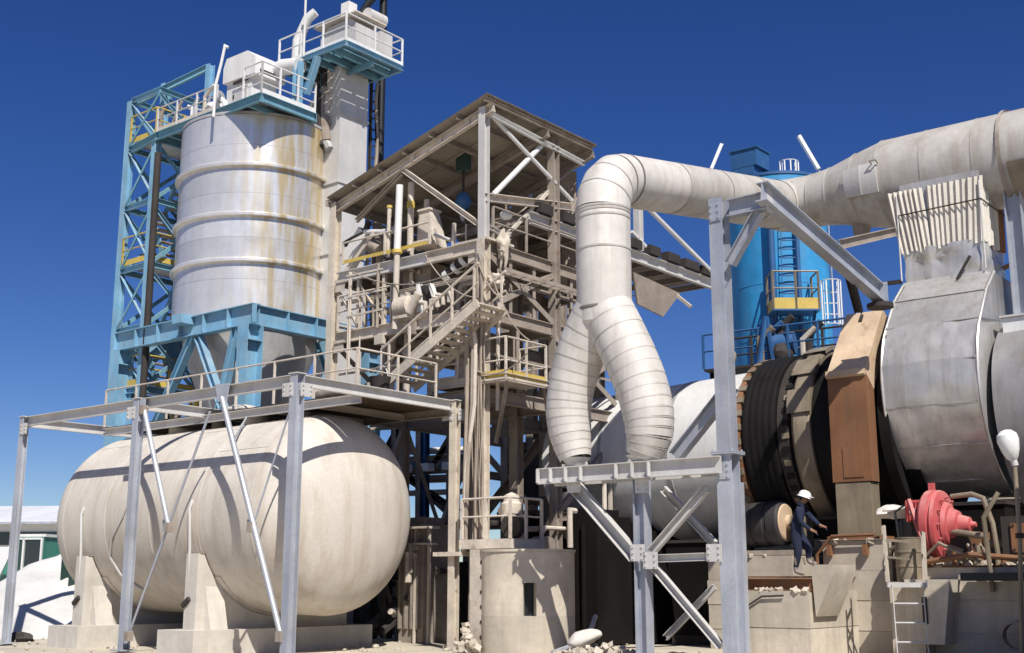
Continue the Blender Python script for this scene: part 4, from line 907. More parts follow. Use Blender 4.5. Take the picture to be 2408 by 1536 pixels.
# ---------------------------------------------------------------- lower machinery between tank and kiln
def build_lower_machinery():
    # round concrete plinth with a real slot through its wall
    o = flat(at(1240, 1500, 29.2)); rr = 1.12; g = thing('concrete_plinth', 'round stained concrete plinth with a dark slot beside the front column', 'plinth', o)
    d = (flat(at(1252, 1400, 27)) - o).normalized(); hw = math.degrees(math.asin(.16 / rr))
    def ring(z0, z1, a0, a1, nm): part(g, nm, G().lathe(o, Z, d, [(z0, rr), (z1, rr), (z1, rr - .3), (z0, rr - .3), (z0, rr)], 48, a0, a1), M['conc'])
    ring(-.1, .84, 0, 360, 'drum_ring'); ring(.84, 1.58, hw, 360 - hw, 'drum_ring'); ring(1.58, 2.28, 0, 360, 'drum_ring')
    for a_ in (hw, -hw):
        e = d * math.cos(R(a_)) + Z.cross(d) * math.sin(R(a_)); part(g, 'slot_jamb', G().cbox(o + e * (rr - .15) + Z * 1.21, e * .3, Z.cross(e) * .02, Z * .74), M['conc'])
    part(g, 'core', G().tube(o - Z * .1, o + Z * 2.2, rr - .32, 24), M['black']); part(g, 'cap', G().lathe(o, Z, d, [(2.28, rr + .03), (2.34, rr + .03), (2.34, 0)], 48), M['conc'])
    # tall flat pier below the front column, with anchor bolts
    p = flat(at(1128, 1500, 28.9)); g = thing('column_pier', 'narrow dusty concrete pier with bolt holes under the front column', 'pier', p)
    part(g, 'shaft', G().box(p - A * .3, A * .62, B * .7, Z * 2.35), M['beige'])
    for i in range(6): part(g, 'bolt_hole', G().tube(p - A * .05 + Z * (.35 + i * .34) - B * .012, p - A * .05 + Z * (.35 + i * .34) + B * .01, .045, 8), M['dark'])
    ro = flat(at(1095, 1500, 28.7)); rg = random.Random(5); rb = thing('rubble_heap', 'crumbled pale rubble stones at the foot of the concrete pier', 'rubble', ro)
    for i in range(44): s_ = rg.uniform(.03, .09); rad_ = rg.uniform(0, .32); an_ = rg.uniform(0, 6.28); part(rb, 'stone', chunk(ro + V((math.cos(an_) * rad_, math.sin(an_) * rad_, max(.05, .62 * (1 - rad_ / .34) * rg.random() + .05))), s_, rg), M['conc'], smooth=False)
    # drive machine on the plinth
    o2 = flat(at(1180, 1285, 29.6), 2.36); g = thing('drive_unit', 'beige drive unit with rails and pulley above the round plinth', 'machine', o2)
    part(g, 'bed', G().cbox(o2 + Z * .12, A * 1.6, B * 1.3, Z * .22), M['beige'])
    part(g, 'motor', G().lathe(o2 + B * .25 - A * .1 + Z * .6, Z, A, [(0, 0), (0, .24), (.1, .26), (.5, .26), (.55, .2), (.7, .18), (.75, .08), (.78, 0)], 20), M['pale'])
    part(g, 'pulley', G().tube(o2 - A * .35 - B * .1 + Z * .55, o2 - A * .35 + B * .1 + Z * .55, .3, 20), M['dark'])
    railing(g, [o2 + A * .75 - B * .6 + Z * .24, o2 - A * .75 - B * .6 + Z * .24, o2 - A * .75 + B * .6 + Z * .24], M['beige'], .95, .75, .03)
    part(g, 'step', G().cbox(o2 + A * 1.2 - B * .4 - Z * .1, A * .9, B * .5, Z * .1), M['beige'])
    # dark machines behind, brown tower, gearbox row
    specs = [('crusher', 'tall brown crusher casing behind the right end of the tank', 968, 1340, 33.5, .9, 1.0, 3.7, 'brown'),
             ('gearbox', 'black gearbox block left of the kiln with shade painted in', 1310, 1300, 33.0, 2.6, 1.6, 3.9, 'shade_black'),
             ('shade_box', 'black box standing in for the shade under the kiln', 1440, 1300, 34.2, 2.4, 2.2, 3.5, 'shade_black'),  # box added where only dark shade lies under the kiln
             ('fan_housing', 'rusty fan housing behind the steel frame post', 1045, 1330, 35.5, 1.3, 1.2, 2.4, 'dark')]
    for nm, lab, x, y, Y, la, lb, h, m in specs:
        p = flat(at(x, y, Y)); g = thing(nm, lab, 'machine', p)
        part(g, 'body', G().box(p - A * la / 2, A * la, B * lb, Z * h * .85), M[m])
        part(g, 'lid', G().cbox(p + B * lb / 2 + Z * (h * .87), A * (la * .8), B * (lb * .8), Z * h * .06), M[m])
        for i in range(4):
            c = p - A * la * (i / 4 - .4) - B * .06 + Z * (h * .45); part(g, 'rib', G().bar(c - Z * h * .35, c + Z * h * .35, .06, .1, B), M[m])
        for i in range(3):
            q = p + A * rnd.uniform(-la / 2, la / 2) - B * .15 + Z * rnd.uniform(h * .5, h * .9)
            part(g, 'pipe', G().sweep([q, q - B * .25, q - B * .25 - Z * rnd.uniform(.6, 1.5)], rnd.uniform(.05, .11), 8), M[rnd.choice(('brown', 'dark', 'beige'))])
    # belt conveyor frame in the dark gap under the platform
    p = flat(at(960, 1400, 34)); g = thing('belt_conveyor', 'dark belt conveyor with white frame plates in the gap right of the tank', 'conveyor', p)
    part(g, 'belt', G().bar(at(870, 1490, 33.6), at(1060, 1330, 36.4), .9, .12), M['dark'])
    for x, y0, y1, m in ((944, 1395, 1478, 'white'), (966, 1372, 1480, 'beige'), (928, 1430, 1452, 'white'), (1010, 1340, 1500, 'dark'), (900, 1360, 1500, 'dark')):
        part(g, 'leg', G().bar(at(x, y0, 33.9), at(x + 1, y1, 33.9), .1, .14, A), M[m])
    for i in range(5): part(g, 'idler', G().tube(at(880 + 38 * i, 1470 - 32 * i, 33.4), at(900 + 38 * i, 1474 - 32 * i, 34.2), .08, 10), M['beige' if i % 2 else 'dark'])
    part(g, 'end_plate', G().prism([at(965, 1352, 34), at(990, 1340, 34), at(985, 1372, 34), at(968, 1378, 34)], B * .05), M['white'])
    # pipe rack behind, with sky between its members
    p = flat(at(960, 1300, 41)); g = thing('pipe_rack', 'dark blue grey pipe rack trusses far behind the platform', 'pipe rack', p)
    def q(x, y, Y=41): return at(x, y, Y)
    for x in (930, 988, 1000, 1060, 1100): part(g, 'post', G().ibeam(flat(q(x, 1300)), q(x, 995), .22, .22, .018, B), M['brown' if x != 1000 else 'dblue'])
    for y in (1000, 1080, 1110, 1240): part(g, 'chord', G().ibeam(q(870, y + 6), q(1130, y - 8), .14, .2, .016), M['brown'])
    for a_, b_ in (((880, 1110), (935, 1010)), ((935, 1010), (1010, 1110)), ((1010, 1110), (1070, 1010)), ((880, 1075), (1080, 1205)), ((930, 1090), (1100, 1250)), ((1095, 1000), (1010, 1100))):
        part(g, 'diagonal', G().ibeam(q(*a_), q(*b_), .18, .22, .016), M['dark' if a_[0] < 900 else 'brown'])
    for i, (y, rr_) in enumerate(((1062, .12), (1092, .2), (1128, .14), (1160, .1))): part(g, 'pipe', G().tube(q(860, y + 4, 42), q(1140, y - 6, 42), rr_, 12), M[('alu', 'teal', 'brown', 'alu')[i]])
    for i in range(4):
        c = q(900 + i * 52, 1105 - i * 3, 40.6); part(g, 'lamp_box', G().cbox(c, A * .4, B * .3, Z * .25), M['white'])
    # the same kind of rack farther right, seen between column and duct
    p = flat(at(1240, 1200, 40)); g = thing('duct_trestle', 'dark trestle with diagonal braces behind the building lower right bay', 'trestle', p)
    for x in (1192, 1250, 1318): part(g, 'post', G().ibeam(flat(at(x, 1200, 40)), at(x, 640, 40), .3, .3, .022, B), M['brown'])
    for a_, b_ in (((1192, 1120), (1318, 930)), ((1155, 980), (1250, 1190)), ((1192, 960), (1318, 1060)), ((1200, 760), (1318, 640)), ((1200, 650), (1318, 760))): part(g, 'diagonal', G().ibeam(at(*a_, 40), at(*b_, 40), .22, .22, .018), M['brown'])
    for y in (925, 1050, 1130, 770): part(g, 'chord', G().ibeam(at(1150, y - 12, 40.2), at(1340, y + 14, 40.2), .16, .26, .018), M['brown'])
    for i in range(5): part(g, 'pipe', G().tube(at(1200 + i * 22, 1190, 39), at(1204 + i * 21, 1080 + 12 * i, 39), .07, 8), M[('galv', 'beige', 'lblue', 'brown', 'galv')[i]])
    part(g, 'casing', G().box(flat(at(1235, 1200, 38.4), 4.2), A * .4, B * 2.2, Z * 1.5), M['dark'])
build_lower_machinery()
# ================================================================ tall white duct, big cross duct and their stand
K1 = V((4.27, 24.0, 0))
def ks(x, y, off=0): return on(x, y, K1 + B * off, A)
DV = flat(ks(1418, 520)); DR = .605
def build_ducts():
    r = thing('forked_duct', 'white clad duct rising from two legs and bending right to the big duct', 'duct', flat(DV, 4.1))
    zs = ks(1418, 705).z                                  # split height
    ze = at(1418, 402, DV.y).z                            # bend height
    end = at(1845, 485, 32.9); d = (end - V((DV.x, DV.y, ze))).normalized()
    # riser in clad courses
    zt = [zs - .25, ks(1418, 592).z, ks(1418, 505).z, ze - .95]
    for a_, b_ in zip(zt, zt[1:]):
        part(r, 'riser_course', G().sweep([flat(DV, a_), flat(DV, b_ - .004)], DR, 40, False), M['alu'])
    for z in zt[1:] + [ze - 1.15]: part(r, 'joint_band', G().lathe(flat(DV), Z, A, [(z - .03, DR), (z - .02, DR + .014), (z + .02, DR + .014), (z + .03, DR)], 40), M['duct'])
    # mitred bend
    cz = ze - .95; dirs = []; n = 4; phi = math.acos(max(-1, min(1, d.dot(Z))))
    h = flat(d).normalized(); Rb = .95; pts = [flat(DV, cz - .02)]
    for i in range(n + 1):
        t = phi * i / n; pts.append(flat(DV, cz) + h * (Rb * (1 - math.cos(t))) + Z * (Rb * math.sin(t)))
    pts = [pts[1]] + pts[2:]
    for i in range(len(pts) - 1):
        p0, p1 = pts[i], pts[i + 1]
        ring = [pts[max(0, i - 1)] if i else pts[0] - Z * .3, p0, p1, pts[i + 2] if i + 2 < len(pts) else p1 + d * .3]
        g = G().sweep(ring, DR, 40, False); k = 40; g.v = g.v[k:3 * k]; g.f = [f for f in [(j, (j + 1) % k, (j + 1) % k + k, j + k) for j in range(k)]]
        part(r, 'bend_segment', g, M['alu'])
        if i:
            g2 = G().sweep([p0 - (p1 - p0).normalized() * .02, p0 + (p1 - p0).normalized() * .02], DR + .012, 40, False); part(r, 'joint_band', g2, M['seam'] if i == 3 else M['duct'])
    s0 = pts[-1]; Ls = (end - s0).length; d2 = (end - s0).normalized()
    for i in range(4):
        a_, b_ = s0 + d2 * (Ls * i / 4), s0 + d2 * (Ls * (i + 1) / 4 - .004)
        part(r, 'run_course', G().sweep([a_, b_], [DR + .02 * i, DR + .02 * (i + 1)], 40, False), M['duct' if i else 'alu'])
        part(r, 'joint_band', G().sweep([a_ - d2 * .03, a_ + d2 * .03], DR + .02 * i + .014, 40, False), M['seam' if i == 0 else 'duct'])
    # crotch and two legs
    cs = flat(DV, zs)
    legs = [([(1402, 735), (1372, 815), (1346, 900), (1337, 965), (1342, 1025), (1354, 1080)], [.58, .55, .51, .50, .46, .34]),
            ([(1436, 735), (1472, 820), (1506, 900), (1524, 970), (1526, 1025), (1512, 1074)], [.60, .58, .56, .54, .49, .36])]
    part(r, 'crotch', G().sweep([flat(DV, zs - .26), flat(DV, zs - .05) - Z * .5, ks(1420, 790)], [DR, DR * .99, .42], 40), M['alu'])
    part(r, 'joint_band', G().lathe(flat(DV), Z, A, [(zs - .29, DR), (zs - .27, DR + .016), (zs - .23, DR + .016), (zs - .21, DR)], 40), M['seam'])
    for pix, rad in legs:
        P_ = [ks(*q) for q in pix]; P_[0] = P_[0].lerp(flat(DV, P_[0].z), .5)
        # smooth the centre line and split it into ring courses
        Q, Rr = [], []
        for i in range(len(P_) - 1):
            a_, b_ = P_[i], P_[i + 1]; pm = P_[max(0, i - 1)]; pn = P_[min(len(P_) - 1, i + 2)]
            for k in range(3):
                t = k / 3; c = ((-pm + a_ * 3 - b_ * 3 + pn) * t ** 3 + (pm * 2 - a_ * 5 + b_ * 4 - pn) * t ** 2 + (b_ - pm) * t + a_ * 2) / 2
                Q.append(c); Rr.append(rad[i] * (1 - t) + rad[i + 1] * t)
        Q.append(P_[-1]); Rr.append(rad[-1])
        for i in range(len(Q) - 1):
            part(r, 'leg_course', G().sweep([Q[i], Q[i + 1]], [Rr[i] * (1.006 if i % 2 else 1.0), Rr[i + 1] * (1.006 if i % 2 else 1.0)], 40, False), M['alu'])
            tg = (Q[min(i + 1, len(Q) - 1)] - Q[i - 1]).normalized() if i else Z
            if i: part(r, 'joint_band', G().sweep([Q[i] - tg * .012, Q[i] + tg * .012], Rr[i] * 1.012, 40, False), M['duct'])
        f = Q[-1]; part(r, 'foot', G().sweep([f + Z * .02, f - Z * .08, f - Z * .16], [rad[-1], .24, .2], 24), M['galvw'])
        for k in (-1, 1): part(r, 'foot_bracket', G().prism([f + A * .2 * k + Z * .1, f + A * .34 * k - Z * .22, f + A * .1 * k - Z * .22], B * .03), M['galvw'])

    # big cross duct
    E = end; dd = -A; Lb = 9.0; r2 = 1.2
    q = thing('cross_duct', 'huge weathered horizontal duct crossing the top right corner', 'duct', flat(E + dd * 3, 10.8))
    e0 = E - d2 * .2
    # bend + taper
    bend = [E - d2 * .45, E - d2 * .05 + dd * .05, E + dd * .55 + d2 * .1]
    part(q, 'elbow', G().sweep([E - d2 * .7, E - d2 * .1, E + d2 * .12 + dd * .35, E + dd * .95 + d2 * .12], [DR + .09, DR + .12, DR + .14, DR + .12], 40, False), M['duct'])
    ax = E + d2 * .12
    sec = [(.95, .74), (1.5, .80), (2.3, 1.02), (3.1, 1.2), (4.3, 1.2), (5.6, 1.2), (6.3, 1.2), (7.6, 1.2), (9.0, 1.2)]
    for (s0_, ra), (s1_, rb) in zip(sec, sec[1:]):
        part(q, 'duct_course', G().sweep([ax + dd * s0_, ax + dd * (s1_ - .006)], [ra, rb], 48, False), M['duct'])
        part(q, 'joint_band', G().sweep([ax + dd * (s0_ - .03), ax + dd * (s0_ + .03)], ra + .014, 48, False), M['duct'])
    for s_, y_ in ((2.45, .1), (2.9, -.1)):
        part(q, 'patch_plate', G().lathe(ax + dd * s_, dd, -B, [(-.25, 1.2 if s_ > 2.8 else 1.08), (-.25, 1.23 if s_ > 2.8 else 1.12), (.25, 1.25), (.25, 1.2)], 10, -14, 24), M['galvw'])
    part(q, 'handle', G().sweep([ax + dd * 3.05 - B * 1.2 + Z * .25, ax + dd * 3.05 - B * 1.36 + Z * .3, ax + dd * 3.2 - B * 1.36 + Z * .3, ax + dd * 3.2 - B * 1.2 + Z * .25], .02, 6), M['brown'])
    part(q, 'drain_stub', G().sweep([ax + dd * 2.2 - Z * .85, ax + dd * 2.15 - Z * 1.25], [.28, .2], 12), M['brown'])
    part(q, 'clamp_ring', G().sweep([ax + dd * 6.2, ax + dd * 6.3], 1.26, 48, False), M['brown'])
    part(q, 'saddle_plate', G().lathe(ax + dd * 6.75, dd, -Z, [(-.35, 1.22), (-.35, 1.27), (.35, 1.27), (.35, 1.22)], 20, -70, 70), M['casing'])
    # support column at the right edge
    c = flat(at(2393, 560, 28.6)); z0, z1 = 7.75, at(2393, 398, 28.6).z
    g = thing('duct_column', 'grey galvanised column carrying the huge duct at the right edge', 'column', flat(c, z0))
    part(g, 'shaft', G().ibeam(flat(c, z0), flat(c, z1), .36, .4, .026, A), M['galv']); part(g, 'cap_plate', G().cbox(flat(c, z1 + .03), A * .7, B * .6, Z * .06), M['galvw'])
    part(g, 'base_plate', G().cbox(flat(c, z0 + .02), A * .6, B * .6, Z * .05), M['galv'])
    part(g, 'gusset', G().prism([flat(c, z1) - A * .15, flat(c, z1) - A * .15 - Z * .5, flat(c, z1) - A * .45], B * .02), M['galv'])
    # ------------------------------------------------------------ stand
    r = thing('duct_stand', 'pale steel trestle with braces carrying the forked duct legs', 'stand', flat(ks(1510, 1500)))
    zb = 4.02; hb = .34
    def L_(s, b, z): return K1 + A * s + B * b + Z * z
    for b in (-.32, .32): part(r, 'beam', G().chan(L_(-.0, b, zb - hb / 2), L_(4.5, b, zb - hb / 2), .12, hb, .02, Z, 1 if b < 0 else -1), M['galvw'])
    for s in (4.45, 4.1, 3.7, 3.3, 2.4, 2.0, 1.6): part(r, 'web_stiffener', G().cbox(L_(s, -.4, zb - hb / 2), A * .025, B * .10, Z * (hb - .05)), M['galvw'])
    for s in (4.4, 3.65, 2.0, 1.0): part(r, 'cross_beam', G().ibeam(L_(s, -.24, zb - .2), L_(s, .24, zb - .2), .1, .2, .014), M['galvw'])
    s2 = (K1 - flat(ks(1512, 1300))).length
    part(r, 'column', G().ibeam(L_(s2, 0, .0), L_(s2, 0, zb - hb), .26, .28, .022, A), M['galv']); part(r, 'base_plate', G().cbox(L_(s2, 0, .03), A * .6, B * .6, Z * .05), M['galv'])
    part(r, 'column', G().ibeam(L_(.9, 1.9, 0), L_(.9, 1.9, zb - hb), .28, .28, .02, A), M['galv'])
    def br(a_, b_, w=.12, m='galvw', off=-.1): part(r, 'brace', G().chan(ks(*a_, off), ks(*b_, off), w, w * 1.3, .014), M[m])
    br((1345, 1136), (1494, 1310), .2); br((1660, 1150), (1530, 1300), .13); br((1532, 1314), (1692, 1308), .12); br((1535, 1330), (1695, 1520), .12); br((1680, 1380), (1565, 1500), .1, 'galvw', 1.2)
    br((1560, 1150), (1680, 1280), .12, 'galvw', 1.0)
    for x, y in ((1500, 1300), (1530, 1318), (1510, 1140), (1350, 1140), (1680, 1300)): gusset(r, ks(x, y, -.2), A, Z, -B, M['galvw'], .34, .34)
    k = thing('tall_column', 'tall blue grey galvanised column bolted in two lengths beside the kiln', 'column', K1)
    zt = at(1700, 470, K1.y).z; zf = at(1715, 1066, K1.y).z
    part(k, 'upper_shaft', G().ibeam(flat(K1, zf + .03), flat(K1, zt), .30, .32, .024, B), M['galv']); part(k, 'lower_shaft', G().ibeam(K1, flat(K1, zf - .03), .33, .35, .026, B), M['galv'])
    part(k, 'flange', G().cbox(flat(K1, zf + .016), A * .5, B * .5, Z * .03), M['galv']); part(k, 'flange', G().cbox(flat(K1, zf - .018), A * .5, B * .5, Z * .03), M['galv'])
    for x in (-.2, .2):
        for y in (-.2, .2): part(k, 'bolt', G().tube(flat(K1, zf - .06) + A * x + B * y, flat(K1, zf + .07) + A * x + B * y, .025, 6), M['galv'])
    part(k, 'raking_strut', G().ibeam(flat(K1, at(1690, 905, 24.2).z) + B * .3, ks(1588, 1075, .3), .24, .26, .02, A), M['galv'])
    gusset(k, flat(K1, zf - .35) - B * .18, A, Z, -B, M['galv'], .28, .34); gusset(k, flat(K1, zt - .3) - B * .17, A, Z, -B, M['galv'], .26, .4)
    J = V((5.17, 23.27, 9.15))
    zb2 = zt - .25
    part(k, 'bracket_beam', G().ibeam(flat(K1, zb2) - A * .24, flat(J, zb2), .24, .36, .022), M['galv'])
    part(k, 'knee_brace', G().ibeam(flat(K1, at(1710, 625, 24).z) - A * .22, flat(J, zb2 - .2) + A * .25, .2, .2, .018), M['galv'])
    end2 = at(2068, 690, 27.4); st = flat(J, zb2 + .05) - (end2 - flat(J, zb2)).normalized() * .35
    part(k, 'boom', G().ibeam(st, end2, .26, .42, .024), M['galv']); part(k, 'boom_end_plate', G().cbox(end2, A * .4, B * .03, Z * .5), M['galv'])
    part(k, 'stiffener', G().cbox(flat(J, zb2), A * .02, B * .24, Z * .5), M['galvw'])
    mid = at(1995, 640, 26.4); part(k, 'prop', G().ibeam(mid, at(2020, 735, 27.2), .16, .16, .014, A), M['dark'])
    part(k, 'tie_beam', G().ibeam(at(1975, 575, 26.4), at(2105, 545, 29.3), .16, .22, .016), M['brown'])
    part(k, 'end_cap', G().tube(end2 - Z * .35, end2 - Z * .25, .3, 20), M['dark'])
build_ducts()

# ================================================================ blue silo group behind the kiln
def build_blue_silo():
    Y = 47; c = flat(at(1834, 650, Y)); rr = 1.92
    r = thing('blue_silo', 'bright blue silo with a ladder standing behind the kiln', 'silo', c)
    zt = at(1830, 408, Y - rr).z; zb = 2.0
    n = 7
    for i in range(n):
        a_, b_ = zb + (zt - zb) * i / n, zb + (zt - zb) * (i + 1) / n
        part(r, 'shell_course', G().lathe(c, Z, V((0, -1, 0)), [(a_ + .008, rr), (b_ - .008, rr)], 56), M['bsilo'])
        part(r, 'course_joint', G().lathe(c, Z, V((0, -1, 0)), [(a_ - .03, rr - .03), (a_ - .015, rr + .012), (a_ + .015, rr + .012), (a_ + .03, rr - .03)], 56), M['bsilo'])
    part(r, 'roof', G().lathe(c, Z, A, [(zt, rr + .04), (zt + .12, rr + .04), (zt + .7, .25), (zt + .7, 0)], 40), M['dblue'])
    for i in range(4):
        a_ = math.pi / 4 + i * math.pi / 2; p = c + V((math.cos(a_), math.sin(a_), 0)) * (rr - .2); part(r, 'leg', G().ibeam(p, p + Z * 2.2, .25, .25, .02), M['dblue'])
    f = c + V((0, -1, 0)) * (rr + .18)
    ladder(r, flat(at(1856, 700, f.y), 9.2), flat(at(1858, 560, f.y), zt - .3), V((1, 0, 0)), M['dblue'], .62, .34, .035)
    part(r, 'riser_pipe', G().tube(flat(at(1815, 600, f.y), 9), flat(at(1815, 600, f.y), zt - .8), .13, 12), M['dblue'])
    part(r, 'riser_pipe', G().tube(flat(at(1876, 600, f.y), 10), flat(at(1876, 600, f.y), zt - .8), .09, 12), M['dblue'])
    # side platform
    p = thing('inspection_platform', 'small railed platform with a cream toe board on the blue silo', 'platform', at(1866, 735, f.y - .4))
    z = at(1866, 730, f.y - .8).z; o = flat(at(1866, 730, f.y - .4))
    x = V((1, 0, 0)); y = V((0, 1, 0))
    part(p, 'floor', G().cbox(o + Z * z, x * 1.75, y * 1.1, Z * .06), M['dblue'])
    cs = [o + x * a_ + y * b_ + Z * (z + .03) for a_, b_ in ((-.85, .5), (-.85, -.52), (.85, -.52), (.85, .5))]
    railing(p, cs, M['casing'], 1.45, 1.1, .035, mid=(.55,), toe=.42, toem=M['yellow'])
    for k in (-.7, .7): part(p, 'bracket', G().ang(o + x * k - y * .4 + Z * z, o + x * k + y * .45 + Z * (z - 1.2), .09, .012), M['dblue'])
    # filter on top
    t = flat(at(1757, 400, Y - .5)); t = flat(at(1752, 380, Y - 1.2)); z0 = at(1752, 412, t.y).z; z1 = at(1752, 352, t.y).z
    q = thing('silo_filter', 'dark blue square filter housing on the blue silo roof', 'filter', flat(t, z0))
    part(q, 'housing', G().box(flat(t, z0 + .35) - A * .5, A * 1.15, B * 1.1, Z * (z1 - z0 - .35)), M['dblue']); part(q, 'base', G().box(flat(t, z0) - A * .35, A * .9, B * .9, Z * .33), M['dblue'])
    part(q, 'lid', G().box(flat(t, z1) - A * .56 - B * .06, A * 1.27, B * 1.2, Z * .06), M['dblue'])
    part(q, 'antenna', G().tube(flat(t, z1) + B * .9, flat(t, z1 + .35) + B * .9, .015, 5), M['galv'])
    # caged ladder beside, white
    for lab, x, y0, y1, Yc in (('white hooped ladder cage above the blue silo roof edge', 1858, 470, 382, Y - 1.0), ('white hooped ladder cage right of the blue silo platform', 1957, 765, 662, Y - 2.5)):
        q = thing('ladder_cage', lab, 'ladder', at(x, y0, Yc), 'white ladder cages on the blue silo')
        ladder(q, at(x, y0, Yc), flat(at(x, y0, Yc), at(x, y1, Yc).z), V((1, 0, 0)), M['white'], .5, .35, .03, cage=V((0, -1, 0)))
    # second, smaller blue tank behind right
    # floodlight poles
    for lab, p0, p1 in (('slanted white pole lamp left of the blue silo roof', (1672, 398), (1696, 340)), ('slanted white tube lamp right of the blue silo roof', (1924, 398), (1878, 320))):
        a_, b_ = at(*p0, Y), at(*p1, Y); q = thing('tube_lamp', lab, 'lamp', a_, 'slanted lamps above the blue silo')
        part(q, 'tube', G().bar(a_, b_, .22, .12), M['frost']); part(q, 'back_plate', G().bar(a_ + V((.08, .1, .02)), b_ + V((.08, .1, .02)), .3, .03), M['galvw'])
        part(q, 'arm', G().sweep([a_, a_ + V((.3, .1, -.9)), a_ + V((.35, .1, -5.5))], .035, 6), M['galv'])
    # walkway with dark rails in front of the silo foot
    z = at(1820, 862, 43).z; w = thing('kiln_walkway', 'dark railed walkway with pipes running behind the kiln', 'walkway', at(1650, 862, 43))
    o1, o2 = flat(at(1655, 862, 43.5), z), flat(at(2000, 862, 40.5), z); dd = (o2 - o1).normalized(); nn = V((-dd.y, dd.x, 0))
    part(w, 'deck', G().box(o1 - Z * .1, dd * (o2 - o1).length, nn * 1.3, Z * .08), M['dark'])
    railing(w, [o1, o2], M['dblue'], 1.25, 1.15, .04, mid=(.5,))
    railing(w, [o1 + nn * 1.25, o2 + nn * 1.25], M['dark'], 1.25, 1.3, .04, mid=(.5,))
    for f_ in (0.02, .35, .68, .98):
        c2 = o1.lerp(o2, f_) + nn * .6; part(w, 'column', G().ibeam(flat(c2), flat(c2, z - .1), .2, .2, .016), M['dark'])
    for i, x in enumerate((1790, 1812, 1838, 1890, 1905)):
        a_ = at(x, 865, 42.2); part(w, 'pipe', G().sweep([a_, a_ + Z * (1.0 + .2 * (i % 3)), a_ + Z * (1.4 + .2 * (i % 3)) + dd * .5], .1 if i % 2 else .14, 10), M[('casing', 'dblue', 'dark', 'beige', 'dark')[i]])
    part(w, 'valve_body', G().blob(at(1838, 835, 42), .42, .4, .45, 3, .15), M['dark']); part(w, 'valve_body', G().blob(at(1712, 838, 42.6), .3, .3, .28, 5, .2), M['brown'])
    part(w, 'drum', G().tube(at(1822, 812, 42.3), at(1870, 806, 42.0), .4, 20), M['dblue'])
    part(w, 'a_frame', G().bar(at(1785, 862, 41.8), at(1800, 745, 42), .12, .12), M['dblue']); part(w, 'a_frame', G().bar(at(1822, 862, 41.8), at(1802, 745, 42), .12, .12), M['dblue'])
build_blue_silo()
